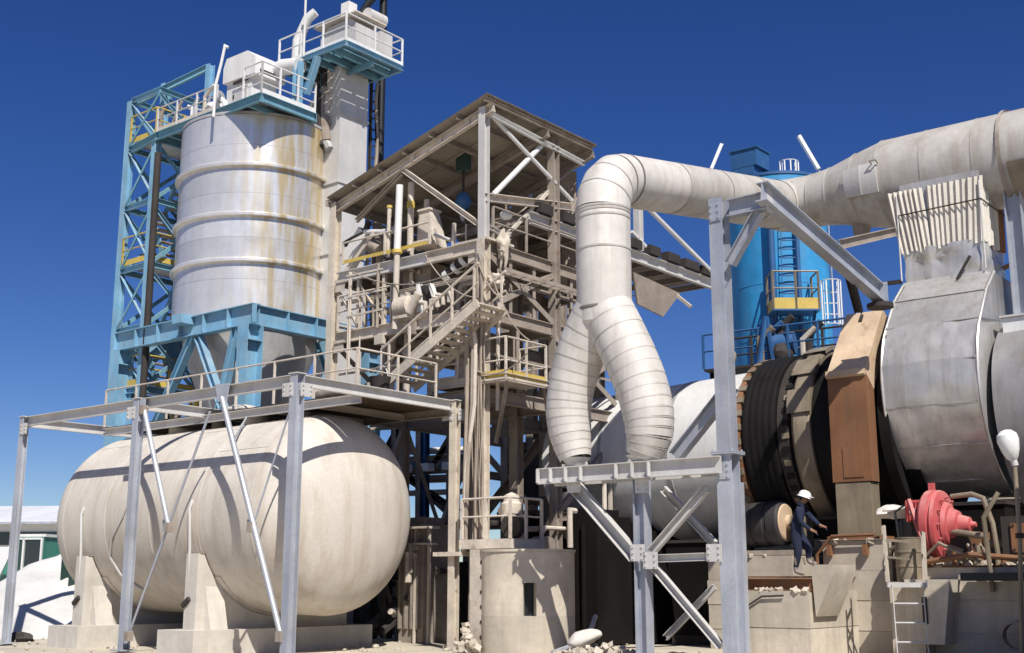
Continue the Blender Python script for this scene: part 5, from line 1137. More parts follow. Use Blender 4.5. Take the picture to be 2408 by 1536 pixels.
# ================================================================ rotary kiln, hood, drive, piers
KO = V((10.5, 30.3, 0)); KZ = 5.3; KS = -.045
KA = (A + Z * KS).normalized()
def kp(s, b, z): return KO + A * s + B * b + Z * z
def kc(s): return KO + A * s + Z * (KZ + KS * s)
def klathe(s0, prof, n=72, a0=0, a1=360): return G().lathe(kc(s0), KA, -B, prof, n, a0, a1)
def build_kiln():
    r = thing('rotary_kiln', 'giant white rotary kiln drum lying behind the forked duct', 'kiln', kp(6, 0, 0))
    RS = 2.2
    for s0, s1 in ((4.35, 6.4), (6.4, 8.6), (8.6, 10.6)):
        part(r, 'shell_course', klathe(s0, [(0.006, RS), (s1 - s0 - .006, RS)]), M['white'])
        part(r, 'course_joint', klathe(s0, [(-.06, RS - .02), (-.05, RS + .02), (.05, RS + .02), (.06, RS - .02)]), M['alug'])
    part(r, 'shell_course', klathe(-.3, [(0, 2.1), (2.2, 2.1), (2.9, 2.1)]), M['grease'])
    part(r, 'end_plate', klathe(10.6, [(0, RS), (.02, RS), (.02, 0)]), M['alug'])
    # rusty flange ring with blocks
    part(r, 'flange_ring', klathe(4.05, [(0, 2.1), (0, 2.42), (.12, 2.44), (.2, 2.3), (.3, 2.22)]), M['rust'])
    for i in range(40):
        a_ = 2 * math.pi * i / 40; d = (-B * math.cos(a_) + Z * math.sin(a_)); c = kc(4.14) + d * 2.4
        part(r, 'wedge_block', G().cbox(c, KA * .22, d * .12, KA.cross(d) * .16), M['casing'])
    # ribbed running tyre
    rib = [(0, 2.2)]; x = 0
    for i in range(5):
        rib += [(x + .01, 2.428), (x + .05, 2.44), (x + .13, 2.445), (x + .175, 2.43)]; x += .185
    rib += [(x + .02, 2.2)]
    part(r, 'running_tyre', klathe(3.05, rib, 96), M['grease'])
    # toothed ring, then the cream casing
    part(r, 'gear_ring', klathe(2.72, [(0, 2.1), (0, 2.36), (.3, 2.36), (.3, 2.1)], 80), M['dark'])
    for i in range(44):
        a_ = 2 * math.pi * i / 44; d = (-B * math.cos(a_) + Z * math.sin(a_)); part(r, 'gear_tooth', G().cbox(kc(2.8) + d * 2.36, KA * .18, d * .07, KA.cross(d) * .14), M['casing' if i % 3 == 0 else 'grease'])
    part(r, 'cream_casing', klathe(2.1, [(0, 2.2), (0, 2.42), (.1, 2.47), (.42, 2.47), (.5, 2.40), (.52, 2.2)], 80), M['casing'])
    for a_ in (12, 38, 62):
        g = klathe(2.05, [(0, 2.44), (0, 2.54), (.62, 2.54), (.62, 2.44)], 8, a_, a_ + 15); part(r, 'clamp_plate', g, M['casing'])
    part(r, 'inner_drum', klathe(1.5, [(0, 2.1), (.0, 2.32), (.6, 2.32), (.62, 2.2)], 64), M['grease'])  # near-black stands in for the dark gap beside the guard
    part(r, 'rear_drum', klathe(-5.5, [(0, 0), (0, 2.3), (3.2, 2.3), (3.22, 2.1)], 64), M['shade_grey'])

    # ---- hood of clad sheets
    h = thing('kiln_hood', 'big silver clad kiln hood with flared neck at the right', 'hood', kp(-1.1, 0, 3.6))
    HZ = 6.15; HR = 2.62
    for k, (a0, a1) in enumerate(((-80, -58), (-58, -34), (-34, -12), (-12, 10), (10, 33))):
        g = G().lathe(kp(-2.1, 0, HZ), A, -B, [(2.2 * q / 24, HR + .012 * (k % 2)) for q in range(25)], 16, a0, a1)
        hc = kp(-1, 0, HZ)
        def dent(p):
            p = V(p); e = (p - hc); e = (e - A * e.dot(A)).normalized(); return tuple(p + e * (.05 * noise.noise(p * .9) + .02 * noise.noise(p * 2.6)))
        g.v = [dent(p) for p in g.v]
        part(h, 'cladding_sheet', g, M['hood'])
        e = R(a1); d = -B * math.cos(e) + Z * math.sin(e)
        part(h, 'sheet_lap', G().bar(kp(-2.1, 0, HZ) + d * (HR + .01), kp(.1, 0, HZ) + d * (HR + .01), .05, .02, d), M['hood'])
    prof = [(-HR * math.cos(R(a_)), HZ + HR * math.sin(R(a_))) for a_ in range(-80, 34, 6)] + [(-1.55, 8.35), (-.84, 8.92), (.92, 8.92), (.45, 7.9), (.3, 6.5), (.3, 3.75)]
    for s_, m_2 in ((-2.1, 'hood'), (.06, 'grease')): part(h, 'end_plate', G().prism([kp(s_, b, z) for b, z in prof], A * .05), M[m_2])
    for s_ in (-2.12, .12):
        arc_ = [kp(s_, 0, HZ) + (-B * math.cos(R(a_)) + Z * math.sin(R(a_))) * (HR + .0) for a_ in range(-80, 34, 6)]
        part(h, 'edge_band', G().sweep(arc_ + [kp(s_, -1.55, 8.35), kp(s_, -.84, 8.92)], .035, 6), M['hood'])
    part(h, 'back_plate', G().prism([kp(-2.05, b, z) for b, z in ((.92, 8.92), (.45, 7.9), (.3, 6.5), (.3, 3.75), (.34, 3.75), (.34, 6.5), (.49, 7.9), (.96, 8.92))], A * 2.1), M['shade_grey'])
    # neck: flared lower piece, crumpled collar, torn curtain strips
    N0 = kp(-1.88, -.82, 0); la, lb = 1.92, 1.74
    def nq(s, b, z): return N0 + A * s + B * b + Z * z
    zc0, zc1, zc2 = 8.92, 9.82, 11.25
    def fr(z0, e0, z1, e1):
        lo = [nq(-e0[0], -e0[1], z0), nq(la + e0[0], -e0[1], z0), nq(la + e0[0], lb + e0[1], z0), nq(-e0[0], lb + e0[1], z0)]
        hi = [nq(-e1[0], -e1[1], z1), nq(la + e1[0], -e1[1], z1), nq(la + e1[0], lb + e1[1], z1), nq(-e1[0], lb + e1[1], z1)]
        return G().hexa(lo + hi)
    part(h, 'neck_flare', G().prism([kp(-2.1, b, z) for b, z in ((-.84, zc0), (-1.55, 8.35), (-2.2, 7.57), (-1.9, 7.5), (.4, 7.9), (.9, zc0))], A * 2.19), M['hood'])
    part(h, 'flare_lap', G().bar(kp(-2.1, -1.56, 8.36), kp(.1, -1.56, 8.36), .05, .02, (B * -.6 + Z * .8)), M['alug'])
    part(h, 'neck_rim', fr(zc0 - .03, (.06, .06), zc0 + .05, (.06, .06)), M['galvw'])
    # crumpled collar: displaced sheet
    g = G(); n, m = 20, 8; loop = [(0, 0), (la, 0), (la, lb), (0, lb)]
    per = []
    for i in range(4):
        (x0, y0), (x1, y1) = loop[i], loop[(i + 1) % 4]
        for k in range(n): per.append((x0 + (x1 - x0) * k / n, y0 + (y1 - y0) * k / n))
    vs_ = []
    for j in range(m + 1):
        for (x, y) in per:
            z = zc0 + (zc1 - zc0) * j / m; q = nq(x, y, z); nn = noise.noise(q * 2.3) * .10 + noise.noise(q * 5.1) * .05
            c = nq(la / 2, lb / 2, z); vs_.append(q + (q - c).normalized() * nn)
    np_ = len(per); g.add(vs_, [(j * np_ + i, j * np_ + (i + 1) % np_, (j + 1) * np_ + (i + 1) % np_, (j + 1) * np_ + i) for j in range(m) for i in range(np_)])
    part(h, 'crumpled_collar', g, M['hood'], ang=25)
    part(h, 'inner_sleeve', fr(zc1 - .3, (-.03, -.03), zc2 + .3, (.02, .0)), M['alug'])
    # pleated collar: contiguous folds, flaring towards the duct
    def fold(u0, u1, v0, v1, side, dep):
        """u at the bottom, v at the top, along the given side"""
        def q(x, o, z): return nq(x, -o, z) if side == 0 else nq(-o, x, z)
        zb_, zt_ = zc1 - rnd.uniform(.02, .13), zc2 + .12
        lo = [q(u0, .0, zb_), q((u0 + u1) / 2, dep, zb_), q(u1, .0, zb_)]; hi = [q(v0, .03, zt_), q((v0 + v1) / 2, dep + .04, zt_), q(v1, .03, zt_)]
        g = G(); g.add(lo + hi, [(0, 1, 4, 3), (1, 2, 5, 4), (0, 3, 5, 2), (0, 2, 1), (3, 4, 5)]); return g
    x = -.02
    while x < la:
        wv = rnd.uniform(.10, .15); k_1 = .14 * (x / la - .5) * 2; k_2 = .14 * ((x + wv) / la - .5) * 2; sk = .1 if x > 1.1 else 0
        part(h, 'pleat', fold(x, x + wv, x + k_1 + sk, x + wv + k_2 + sk, 0, rnd.uniform(.045, .085)), M['canvas'], smooth=False); x += wv
    x = -.02
    while x < lb:
        wv = rnd.uniform(.12, .17); part(h, 'pleat', fold(x, x + wv, x, x + wv, 1, rnd.uniform(.045, .085)), M['canvas' if x < 1.2 else 'rust'], smooth=False); x += wv
    for z in (zc1 + .9, ): part(h, 'wire_hoop', G().sweep([nq(la + .05, -.12, z), nq(-.1, -.12, z + .05), nq(-.1, lb, z + .05)], .018, 6), M['dark'])
    for s in (la + .08, -.08): part(h, 'corner_rod', G().tube(nq(s, -.1, zc0 + .1), nq(s, -.1, zc2), .02, 8), M['galvw'])
    # clinging clips and arms at the collar
    part(h, 'clip_arm', G().bar(nq(.25, -.16, zc0 + .45), nq(.6, -.2, zc0 - .1), .05, .06), M['dark'])
    part(h, 'clip_arm', G().bar(nq(la + .1, -.05, zc0 + .1), nq(la + .6, -.05, zc0 + .12), .07, .1), M['dark'])
    part(h, 'lifting_arm', G().sweep([nq(-.1, lb * .7, zc0 + .35), nq(-.45, lb * .8, zc0 + .55), nq(-.75, lb * .9, zc0 + .1), nq(-.4, lb * .9, zc0 + .05)], .06, 8), M['rust'])
    for z in (8.3, 7.7): part(h, 'step_rail', G().tube(kp(-2.3, .4, z), kp(-3.2, .4, z), .05, 8), M['dblue'])
    # platform block on the rear drum
    g = thing('drum_saddle', 'white saddle block on top of the drum right of the hood', 'saddle block', kp(-2.9, -.4, 7.4))
    part(g, 'block', G().box(kp(-2.35, -1.3, 7.1), -A * 1.6, B * 2.2, Z * .55), M['white']); part(g, 'cap_plate', G().box(kp(-2.3, -1.36, 7.66), -A * 1.7, B * 2.3, Z * .05), M['galvw'])

    # ---- gear guard
    g = thing('gear_guard', 'tall tan and rust brown gear guard box in front of the kiln', 'guard', kp(.85, -2.9, 2.7))
    s0, s1 = .38, 1.34
    def sec(pl): return [kp(s0, b, z) for b, z in pl]
    part(g, 'upper_cover', G().prism(sec([(-2.98, 6.5), (-1.62, 8.2), (-1.15, 7.95), (-2.5, 6.1)]), A * (s1 - s0)), M['tan'])
    part(g, 'cover_lip', G().prism(sec([(-3.03, 6.42), (-3.0, 6.56), (-2.92, 6.5), (-2.95, 6.38)]), A * (s1 - s0 + .02)), M['tan'])
    part(g, 'lower_cover', G().prism(sec([(-2.95, 3.9), (-2.95, 6.46), (-2.5, 6.1), (-2.5, 3.9)]), A * (s1 - s0)), M['rust'])
    part(g, 'hasp', G().cbox(kp(.88, -1.80, 8.02), A * .08, (B * 1.36 + Z * 1.7).normalized() * .2, V((0, 0, .05))), M['dark'])
    part(g, 'inspection_plate', G().box(kp(.55, -2.97, 4.0), A * .5, B * .03, Z * .7), M['rust'])
    part(g, 'base_box', G().box(kp(s0 + .05, -2.93, 2.62), A * (s1 - s0 - .1), B * .5, Z * 1.26), M['casing'])
    part(g, 'base_frame', G().box(kp(s0 - .15, -3.1, 2.5), A * (s1 - s0 + .3), B * .9, Z * .14), M['rust'])
    part(g, 'back_shield', G().lathe(kc(.05), KA, -B, [(0, 1.9), (0, 2.55), (.25, 2.55), (.25, 1.9)], 50), M['grease'])

    # ---- supporting roller
    c = kc(3.0) - B * 2.12 - Z * 2.12
    g = thing('support_roller', 'dark grooved roller with a tan hub under the kiln tyre', 'roller', flat(c, 2.2))
    part(g, 'drum', G().lathe(c, KA, Z, [(0, .2), (0, .5), (.05, .56), (.3, .56), (.32, .53), (.4, .53), (.42, .56), (.65, .56), (.67, .53), (.75, .53), (.77, .56), (1.0, .56), (1.05, .5), (1.05, .2)], 44), M['rubber'])
    part(g, 'hub', G().lathe(c, KA, Z, [(-.14, 0), (-.14, .16), (-.06, .2), (-.03, .44), (.01, .48), (.03, .46)], 36), M['tan'])
    part(g, 'shaft', G().tube(c - KA * .45, c + KA * 1.5, .11, 16), M['casing'])
    for s in (-.42, 1.35): part(g, 'bearing_block', G().cbox(c + KA * s - Z * .25, A * .3, B * .6, Z * .75), M['casing'])
    part(g, 'base_plate', G().cbox(flat(c + KA * .5, 2.3), A * 2.4, B * 1.2, Z * .12), M['brown'])

    # ---- piers
    def pier(name, lab, s0, s1, b0, b1, z, extra=None):
        q = thing(name, lab, 'pier', kp((s0 + s1) / 2, (b0 + b1) / 2, 0), 'concrete piers under the kiln')
        nl = max(2, round(z / .62)); zz = -.1
        for i in range(nl):
            hz = (z + .1) / nl; e = .012 * ((i * 7) % 3 - 1)
            part(q, 'lift', G().box(kp(s0 - e, b0 - e, zz + .004), A * (s1 - s0 + 2 * e), B * (b1 - b0 + 2 * e), Z * (hz - .008)), M['conc'])
            if i: part(q, 'joint', G().box(kp(s0 + .02, b0 + .02, zz - .006), A * (s1 - s0 - .04), B * (b1 - b0 - .04), Z * .012), M['brown'])
            zz += hz
        for i in range(4):
            x_ = s0 + (s1 - s0) * rnd.uniform(.05, .95); part(q, 'spall', chunk(kp(x_, b0 + .03, z - .02 * (i % 2)), rnd.uniform(.03, .08), rnd), M['conc'], smooth=False)
        return q
    pier('kiln_pier', 'wide concrete pier under the kiln tyre and roller', 2.3, 4.6, -3.3, 3.5, 2.22)
    pier('kiln_pier', 'concrete pier far back under the left part of the kiln', 8.0, 9.4, -2.9, 2.9, 2.6)
    q = pier('kiln_pier', 'stained concrete pier under the tan gear guard', -.3, 1.22, -4.0, -1.5, 2.5)
    part(q, 'edge_angle', G().ang(kp(-.32, -4.0, 2.52), kp(1.24, -4.0, 2.52), .09, .012), M['brown'])
    for s, z, rr in ((.95, 1.7, .06), (.62, 1.1, .05), (.8, .6, .03)): part(q, 'lifting_hole', G().tube(kp(s, -4.012, z), kp(s, -3.95, z), rr, 8), M['dark'])
    q = pier('kiln_pier', 'low cream concrete pier where the worker stands', .45, 2.05, -6.4, -3.6, 1.42)
    part(q, 'steel_beam', G().ibeam(kp(.42, -6.25, 1.55), kp(2.1, -6.25, 1.55), .24, .25, .02), M['rust']); part(q, 'steel_beam', G().ibeam(kp(.42, -4.8, 1.55), kp(2.1, -4.8, 1.55), .24, .25, .02), M['rust'])
    part(q, 'deck_plate', G().box(kp(.45, -6.1, 1.69), A * 1.6, B * 2.3, Z * .03), M['rust'])
    part(q, 'ledge', G().prism([kp(.42, -6.3, 1.95), kp(-.06, -6.3, 1.95), kp(-.06, -6.3, 1.75), kp(.36, -6.3, .9)], B * 1.1), M['conc'])
    rg = random.Random(3)
    for i in range(16): part(q, 'mortar_lump', chunk(kp(rg.uniform(.5, 2.0), -6.33 + rg.uniform(-.05, .12), 1.43), rg.uniform(.02, .075), rg), M['conc'], smooth=False)
    q = pier('kiln_pier', 'shaded concrete pier at the right edge below the red burner', -4.2, -.95, -4.2, -2.2, 1.9)
    part(q, 'edge_angle', G().ang(kp(-4.2, -4.22, 1.93), kp(-.95, -4.22, 1.93), .09, .012), M['rust'])
    part(q, 'corbel', G().prism([kp(-1.0, -4.9, 1.65), kp(-1.95, -4.9, 1.65), kp(-1.75, -4.9, .35), kp(-1.0, -4.9, .35)], B * .75), M['conc'])
    part(q, 'slot', G().box(kp(-1.45, -4.93, .75), A * .1, B * .05, Z * .55), M['dark'])
    for i in range(24): part(q, 'spilled_lump', chunk(kp(rg.uniform(-4, -1), -4.15 + rg.uniform(-.05, .3), 1.93), rg.uniform(.03, .11), rg), M['conc' if i % 3 else 'rust'], smooth=False)
    part(q, 'tray', G().box(kp(-2.2, -5.0, 1.62), -A * 1.2, B * .7, Z * .16), M['black'])
    part(q, 'pipe_end', G().lathe(kp(-3.1, -4.5, .55), -B, Z, [(0, .3), (.25, .3), (.25, .24), (0, .24)], 28), M['brown'])

    # ---- red burner machine
    c = at(2208, 1236, 26.6); dA = (-A).normalized()
    g = thing('burner', 'dusty red burner wheel with a cone nozzle below the hood', 'burner', flat(c, 1.9))
    part(g, 'wheel', G().lathe(c, dA, Z, [(-.22, .26), (-.22, .70), (-.16, .76), (-.02, .77), (.0, .71), (.04, .71), (.06, .76), (.13, .74), (.16, .64), (.2, .2)], 52), M['red'])
    part(g, 'nozzle', G().lathe(c, dA, Z, [(.2, .5), (.28, .44), (.3, .36), (.45, .3), (.47, .22), (.68, .16), (.7, .08), (.8, .05), (.8, 0)], 32), M['red'])
    for i in range(12):
        a_ = i * math.pi / 6; d = B * math.cos(a_) + Z * math.sin(a_); part(g, 'bolt', G().tube(c + d * .6 + dA * .19, c + d * .6 + dA * .24, .03, 6), M['red'])
    part(g, 'gear_case', G().cbox(c - dA * .46 + Z * .32, A * .36, B * .45, Z * .4), M['red'])
    for i in range(5): part(g, 'cooling_fin', G().cbox(c - dA * (.32 + .07 * i) + Z * .32, A * .02, B * .52, Z * .47), M['red'])
    part(g, 'cable', G().sweep([c - dA * .6 + Z * .55, c - dA * .8 + Z * .3 - B * .4, c - dA * .7 - Z * .5 - B * .5, c - dA * .3 - Z * .9 - B * .5], .025, 6), M['black'])
    part(g, 'name_plate', G().cbox(c - dA * .46 + Z * .32 - B * .27, A * .14, B * .01, Z * .1), M['galvw'])
    part(g, 'strut', G().bar(c - dA * .5 + Z * .55 - B * .35, c - dA * .1 - Z * .35 - B * .78, .07, .09), M['red'])
    part(g, 'lug', G().cbox(c - dA * .1 + Z * .84, A * .12, B * .1, Z * .16), M['red'])
    part(g, 'side_pipe', G().tube(at(2238, 1250, 26.2), at(2318, 1262, 25.7), .07, 12), M['casing'])
    part(g, 'hoop_pipe', G().sweep([at(2236, 1168, 26.5), at(2285, 1162, 26.2), at(2312, 1172, 26.0), at(2334, 1230, 25.9), at(2346, 1300, 25.9), at(2348, 1345, 25.9)], .055, 10), M['casing'])
    part(g, 'stand', G().cbox(c - Z * .85 + dA * .1, A * .9, B * .5, Z * .3), M['dark'])
    for i in range(3): part(g, 'drain_pipe', G().sweep([at(2275 + i * 14, 1280, 26), at(2285 + i * 16, 1300, 25.9), at(2260 + i * 34, 1325, 25.9)], .04, 8), M['casing'])
    # shaggy insulation roll beside the burner
    p = at(2102, 1205, 27.3); solo('insulation_roll', 'pale matted insulation roll draped between the guard and red burner', 'insulation', G().blob(p, .42, .3, .14, 11, .45, 20, 10), M['bag'])

    # ---- access ladder and drum
    Yl = 25.6; z = 1.6; p = flat(at(2132, 1375, Yl)); X_ = V((math.cos(R(14)), -math.sin(R(14)), 0)); W_ = V((X_.y * -1, X_.x, 0))
    g = thing('access_ladder', 'pale yellow green ladder and step platform between the piers', 'ladder', p)
    part(g, 'platform', G().cbox(p + Z * (z - .06), X_ * .78, W_ * .5, Z * .1), M['galvw'])
    for k in (-.37, .37):
        for d in (-.22, .22): part(g, 'post', G().bar(p + X_ * k + W_ * d + Z * z, p + X_ * (k * 1.05) + W_ * d + Z * (z + (1.15 if k < 0 else 1.0)), .05, .05), M['pale'])
        part(g, 'mid_rail', G().bar(p + X_ * k - W_ * .22 + Z * (z + .55), p + X_ * k + W_ * .22 + Z * (z + .55), .04, .04), M['casing'])
        part(g, 'top_rail', G().bar(p + X_ * k - W_ * .22 + Z * (z + 1.0), p + X_ * k + W_ * .22 + Z * (z + 1.0), .04, .04), M['casing'])
    for k in (0.5, .85): part(g, 'step_rail', G().bar(p - X_ * .37 - W_ * .22 + Z * (z + k), p + X_ * .08 - W_ * .22 + Z * (z + k - .04), .05, .05), M['casing'])
    ladder(g, p - W_ * .3 + Z * .02 - X_ * -.02, p - W_ * .26 + Z * (z - .05), X_, M['galvw'], .6, .32, .03)
    p2 = flat(at(2142, 1350, 26.3)); solo_z = 1.6
    q = thing('oil_drum', 'dented pale oil drum standing beside the access ladder', 'drum', flat(p2, solo_z))
    part(q, 'body', G().lathe(flat(p2, solo_z), Z, A, [(0, 0), (0, .29), (.3, .29), (.31, .305), (.34, .305), (.35, .29), (.6, .29), (.61, .305), (.64, .305), (.65, .29), (.9, .29), (.91, .3), (.93, .3), (.9, .27), (.9, 0)], 28), M['casing'])
    part(q, 'pedestal', G().cbox(flat(p2, .8), A * .7, B * .7, Z * 1.6), M['conc'])
    # ---- yard lamp at the right edge
    p = at(2376, 1045, 23.8); g = thing('yard_lamp', 'white teardrop yard lamp on a thin bent pole at the right edge', 'lamp', flat(p))
    hd = G(); hd.lathe(p - Z * .32 + V((.03, 0, 0)), V((-.18, 0, 1)).normalized(), V((0, -1, 0)), [(0, .06), (.05, .11), (.2, .17), (.4, .21), (.52, .19), (.6, .1), (.62, 0)], 24)
    part(g, 'head', hd, M['frost']); part(g, 'socket', G().tube(p - Z * .42 + V((.06, 0, 0)), p - Z * .28 + V((.03, 0, 0)), .065, 12), M['galvw'])
    e = at(2398, 1260, 23.8); f = at(2404, 1536, 23.8); part(g, 'pole', G().sweep([p - Z * .4 + V((.05, 0, 0)), e, f, flat(f)], .045, 10), M['casing'])
    part(g, 'clamp', G().tube(e - Z * .05, e + Z * .05, .08, 10), M['dark'])
build_kiln()

def build_kiln_surroundings():
    w = thing('added_backing_wall', 'long stained concrete wall added to darken the gap behind the kiln', 'wall', kp(4, 4.4, 0))  # wall added to hide sky and keep the gap below the kiln dark
    for i in range(9):
        s0 = -7 + i * 2.4; part(w, 'panel', G().box(kp(s0 + .01, 4.4 + .02 * (i % 2), -.1), A * 2.38, B * .3, Z * (3.7 + .1 * (i % 3))), M['conc']); part(w, 'coping', G().box(kp(s0 + .02, 4.34, 3.62 + .1 * (i % 3)), A * 2.36, B * .42, Z * .12), M['conc'])
    # black bins added to stand in for the shade under the kiln
    for k, (lab, s, b, la, lb, h) in enumerate((('black bin standing in for shade under the kiln behind the trestle', 5.6, -1.4, 1.8, 1.6, 2.6), ('black wagon standing in for shade under the kiln near the tyre', 1.6, -1.0, 1.3, 1.8, 3.1), ('black box standing in for shade under the hood', -1.2, -1.2, 2.2, 1.8, 3.3))):
        g = thing('shade_bin', lab, 'bin', kp(s, b, 0), 'black bins standing in for shade under the kiln')
        part(g, 'box', G().hexa([kp(s - la * .4, b - lb * .4, .25), kp(s + la * .4, b - lb * .4, .25), kp(s + la * .4, b + lb * .4, .25), kp(s - la * .4, b + lb * .4, .25), kp(s - la / 2, b - lb / 2, h), kp(s + la / 2, b - lb / 2, h), kp(s + la / 2, b + lb / 2, h), kp(s - la / 2, b + lb / 2, h)]), M['shade_black'])
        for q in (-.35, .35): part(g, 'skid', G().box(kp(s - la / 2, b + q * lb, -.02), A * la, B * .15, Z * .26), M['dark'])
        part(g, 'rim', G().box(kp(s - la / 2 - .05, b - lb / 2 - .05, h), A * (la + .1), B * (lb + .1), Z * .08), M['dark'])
    # unseen shed added outside the frame to shade the right-hand pier
    o = V((9.7, 21.2, 0)); X_, Y_ = V((1, 0, 0)), V((0, -1, 0))
    g = thing('added_shade_shed', 'grey sheet shed added unseen beyond the right edge for shade', 'shed', o)
    for i in range(8): part(g, 'wall_sheet', G().box(o + X_ * (i * 1.2), X_ * 1.19, Y_ * .06, Z * 6.1), M['alug'])
    for i in range(4): part(g, 'end_sheet', G().box(o + Y_ * (.07 + i * 1.2), X_ * .06, Y_ * 1.19, Z * 6.1), M['alug'])
    part(g, 'roof', G().box(o - X_ * .1 - Y_ * .1 + Z * 6.1, X_ * 9.9, Y_ * 5.1, Z * .15), M['alug']); part(g, 'back_wall', G().box(o + Y_ * 4.9, X_ * 9.6, Y_ * .06, Z * 6.1), M['alug'])
build_kiln_surroundings()

# ---------------------------------------------------------------- worker
def build_worker():
    base = flat(at(1876, 1350, 26.4), 1.72); f = V((.93, -.36, 0)).normalized(); l = V((-f.y, f.x, 0))
    J = {}; KX = .99
    def P_(n, x, y, z, rx, ry=None): J[n] = ((f * x + l * y + Z * z) * KX, rx, ry or rx)
    P_('pel', 0, 0, .96, .15, .13); P_('waist', .04, 0, 1.12, .145, .12); P_('chest', .09, 0, 1.34, .17, .13); P_('neckb', .13, 0, 1.49, .09, .08); P_('neck', .17, 0, 1.55, .06); P_('head', .205, 0, 1.63, .085, .09); P_('crown', .235, 0, 1.72, .085, .085)
    for sd, nm in ((1, 'l'), (-1, 'r')):
        P_(nm + 'sh', .15, sd * .19, 1.43, .075); 
        if sd < 0: P_(nm + 'el', .14, sd * .27, 1.14, .055); P_(nm + 'wr', .34, sd * .22, .98, .038); P_(nm + 'pa', .41, sd * .21, .94, .036)
        else: P_(nm + 'el', .34, sd * .26, 1.22, .055); P_(nm + 'wr', .5, sd * .16, 1.08, .038); P_(nm + 'pa', .57, sd * .14, 1.05, .036)
        P_(nm + 'hip', .0, sd * .1, .90, .115)
    P_('rkn', .05, -.12, .50, .075); P_('ran', -.03, -.13, .10, .05); P_('rto', .17, -.15, .045, .05)
    P_('lkn', .25, .11, .60, .075); P_('lan', .22, .12, .30, .05); P_('lto', .41, .13, .25, .05)
    E = [('pel', 'waist'), ('waist', 'chest'), ('chest', 'neckb'), ('neckb', 'neck'), ('neck', 'head'), ('head', 'crown')]
    for n in 'lr': E += [('chest', n + 'sh'), (n + 'sh', n + 'el'), (n + 'el', n + 'wr'), (n + 'wr', n + 'pa'), ('pel', n + 'hip'), (n + 'hip', n + 'kn'), (n + 'kn', n + 'an'), (n + 'an', n + 'to')]
    for n, sd in (('l', 1), ('r', -1)):
        p = J[n + 'pa'][0]; w = (p - J[n + 'wr'][0]).normalized()
        for k in range(4):
            a_ = n + 'f%d' % k; q = p + l * (.026 * (k - 1.5)) * sd + w * .04; J[a_] = (q, .010, .010); q2 = q + w * (.035 + .006 * (1.5 - abs(k - 1.5))) - Z * .02; J[a_ + 't'] = (q2, .009, .009); J[a_ + 'u'] = (q2 + w * .012 - Z * .03, .008, .008)
            E += [(n + 'pa', a_), (a_, a_ + 't'), (a_ + 't', a_ + 'u')]
        J[n + 'th'] = (p + f * .03 + l * .03 * sd - w * .01 + Z * .01, .011, .011); J[n + 'tt'] = (p + f * .05 + l * .045 * sd + w * .03, .009, .009); E += [(n + 'pa', n + 'th'), (n + 'th', n + 'tt')]
    names = list(J); me = bpy.data.meshes.new('tmp'); me.from_pydata([J[n][0] for n in names], [(names.index(a_), names.index(b_)) for a_, b_ in E], [])
    o = bpy.data.objects.new('tmp', me); COL.objects.link(o)
    md = o.modifiers.new('s', 'SKIN'); md.branch_smoothing = .4
    for i, n in enumerate(names):
        sv = me.skin_vertices[0].data[i]; kr = 1.22 if J[n][1] > .05 and n not in ('head', 'crown', 'neck') else 1.0; sv.radius = (J[n][1] * kr, J[n][2] * kr); sv.use_root = (n == 'pel')
    su = o.modifiers.new('u', 'SUBSURF'); su.levels = 2; su.render_levels = 2
    dg = bpy.context.evaluated_depsgraph_get(); dg.update(); m2 = bpy.data.meshes.new_from_object(o.evaluated_get(dg)); bpy.data.objects.remove(o)
    m2.name = 'body'; m2.materials.clear()
    for k in ('navy', 'skin', 'boot'): m2.materials.append(M[k])
    hands = [J['lpa'][0], J['rpa'][0]]; feet = [(J['ran'][0], J['rto'][0]), (J['lan'][0], J['lto'][0])]
    for pl in m2.polygons:
        c = pl.center; pl.use_smooth = True
        if c.z > 1.53 or min((c - h).length for h in hands) < .085: pl.material_index = 1
        elif min(min((c - a_).length, (c - b_).length, (c - (a_ + b_) / 2).length) for a_, b_ in feet) < .10: pl.material_index = 2
    r = thing('person', 'worker in navy overalls and white helmet bending beside the kiln roller', 'person', base)
    b = bpy.data.objects.new('body', m2); COL.objects.link(b); b.parent = r; b['_w'] = [0, 0, 0]
    hd = J['head'][0] + Z * .02; tilt = (Z + f * .35).normalized()
    def hp(x, y, z): return base + hd + f * x + l * y + tilt * z
    g = G(); g.lathe(base + hd + tilt * .035, tilt, f, [(.0, .165), (.02, .138), (.07, .134), (.115, .11), (.145, .068), (.155, 0)], 28)
    hm = part(r, 'helmet', g, M['helmet']); part(hm, 'brim', G().prism([hp(.10, -.1, .035), hp(.2, -.06, .015), hp(.215, 0, .012), hp(.2, .06, .015), hp(.10, .1, .035)], tilt * .012), M['helmet'])
    part(r, 'nose', G().blob(hp(.098, 0, -.04), .02, .014, .024, 1, .05, 8, 6), M['skin'])
    for s in (-1, 1):
        part(r, 'ear', G().blob(hp(-.0, s * .088, -.03), .022, .012, .032, 1, .05, 8, 6), M['skin']); part(r, 'eye', G().blob(hp(.084, s * .034, -.015), .01, .012, .008, 1, .02, 8, 6), M['black'])
    part(r, 'mouth', G().bar(hp(.088, -.025, -.085), hp(.088, .025, -.085), .008, .008), M['rust'])
    part(r, 'hair', G().lathe(base + hd - tilt * .02, tilt, f, [(-.03, .09), (.02, .098), (.06, .1)], 20, 90, 270), M['black'])
    part(r, 'collar', G().lathe(base + J['neckb'][0] + Z * .02, (Z + f * .5).normalized(), f, [(0, .09), (.05, .08), (.055, .07)], 20), M['navy'])
build_worker()

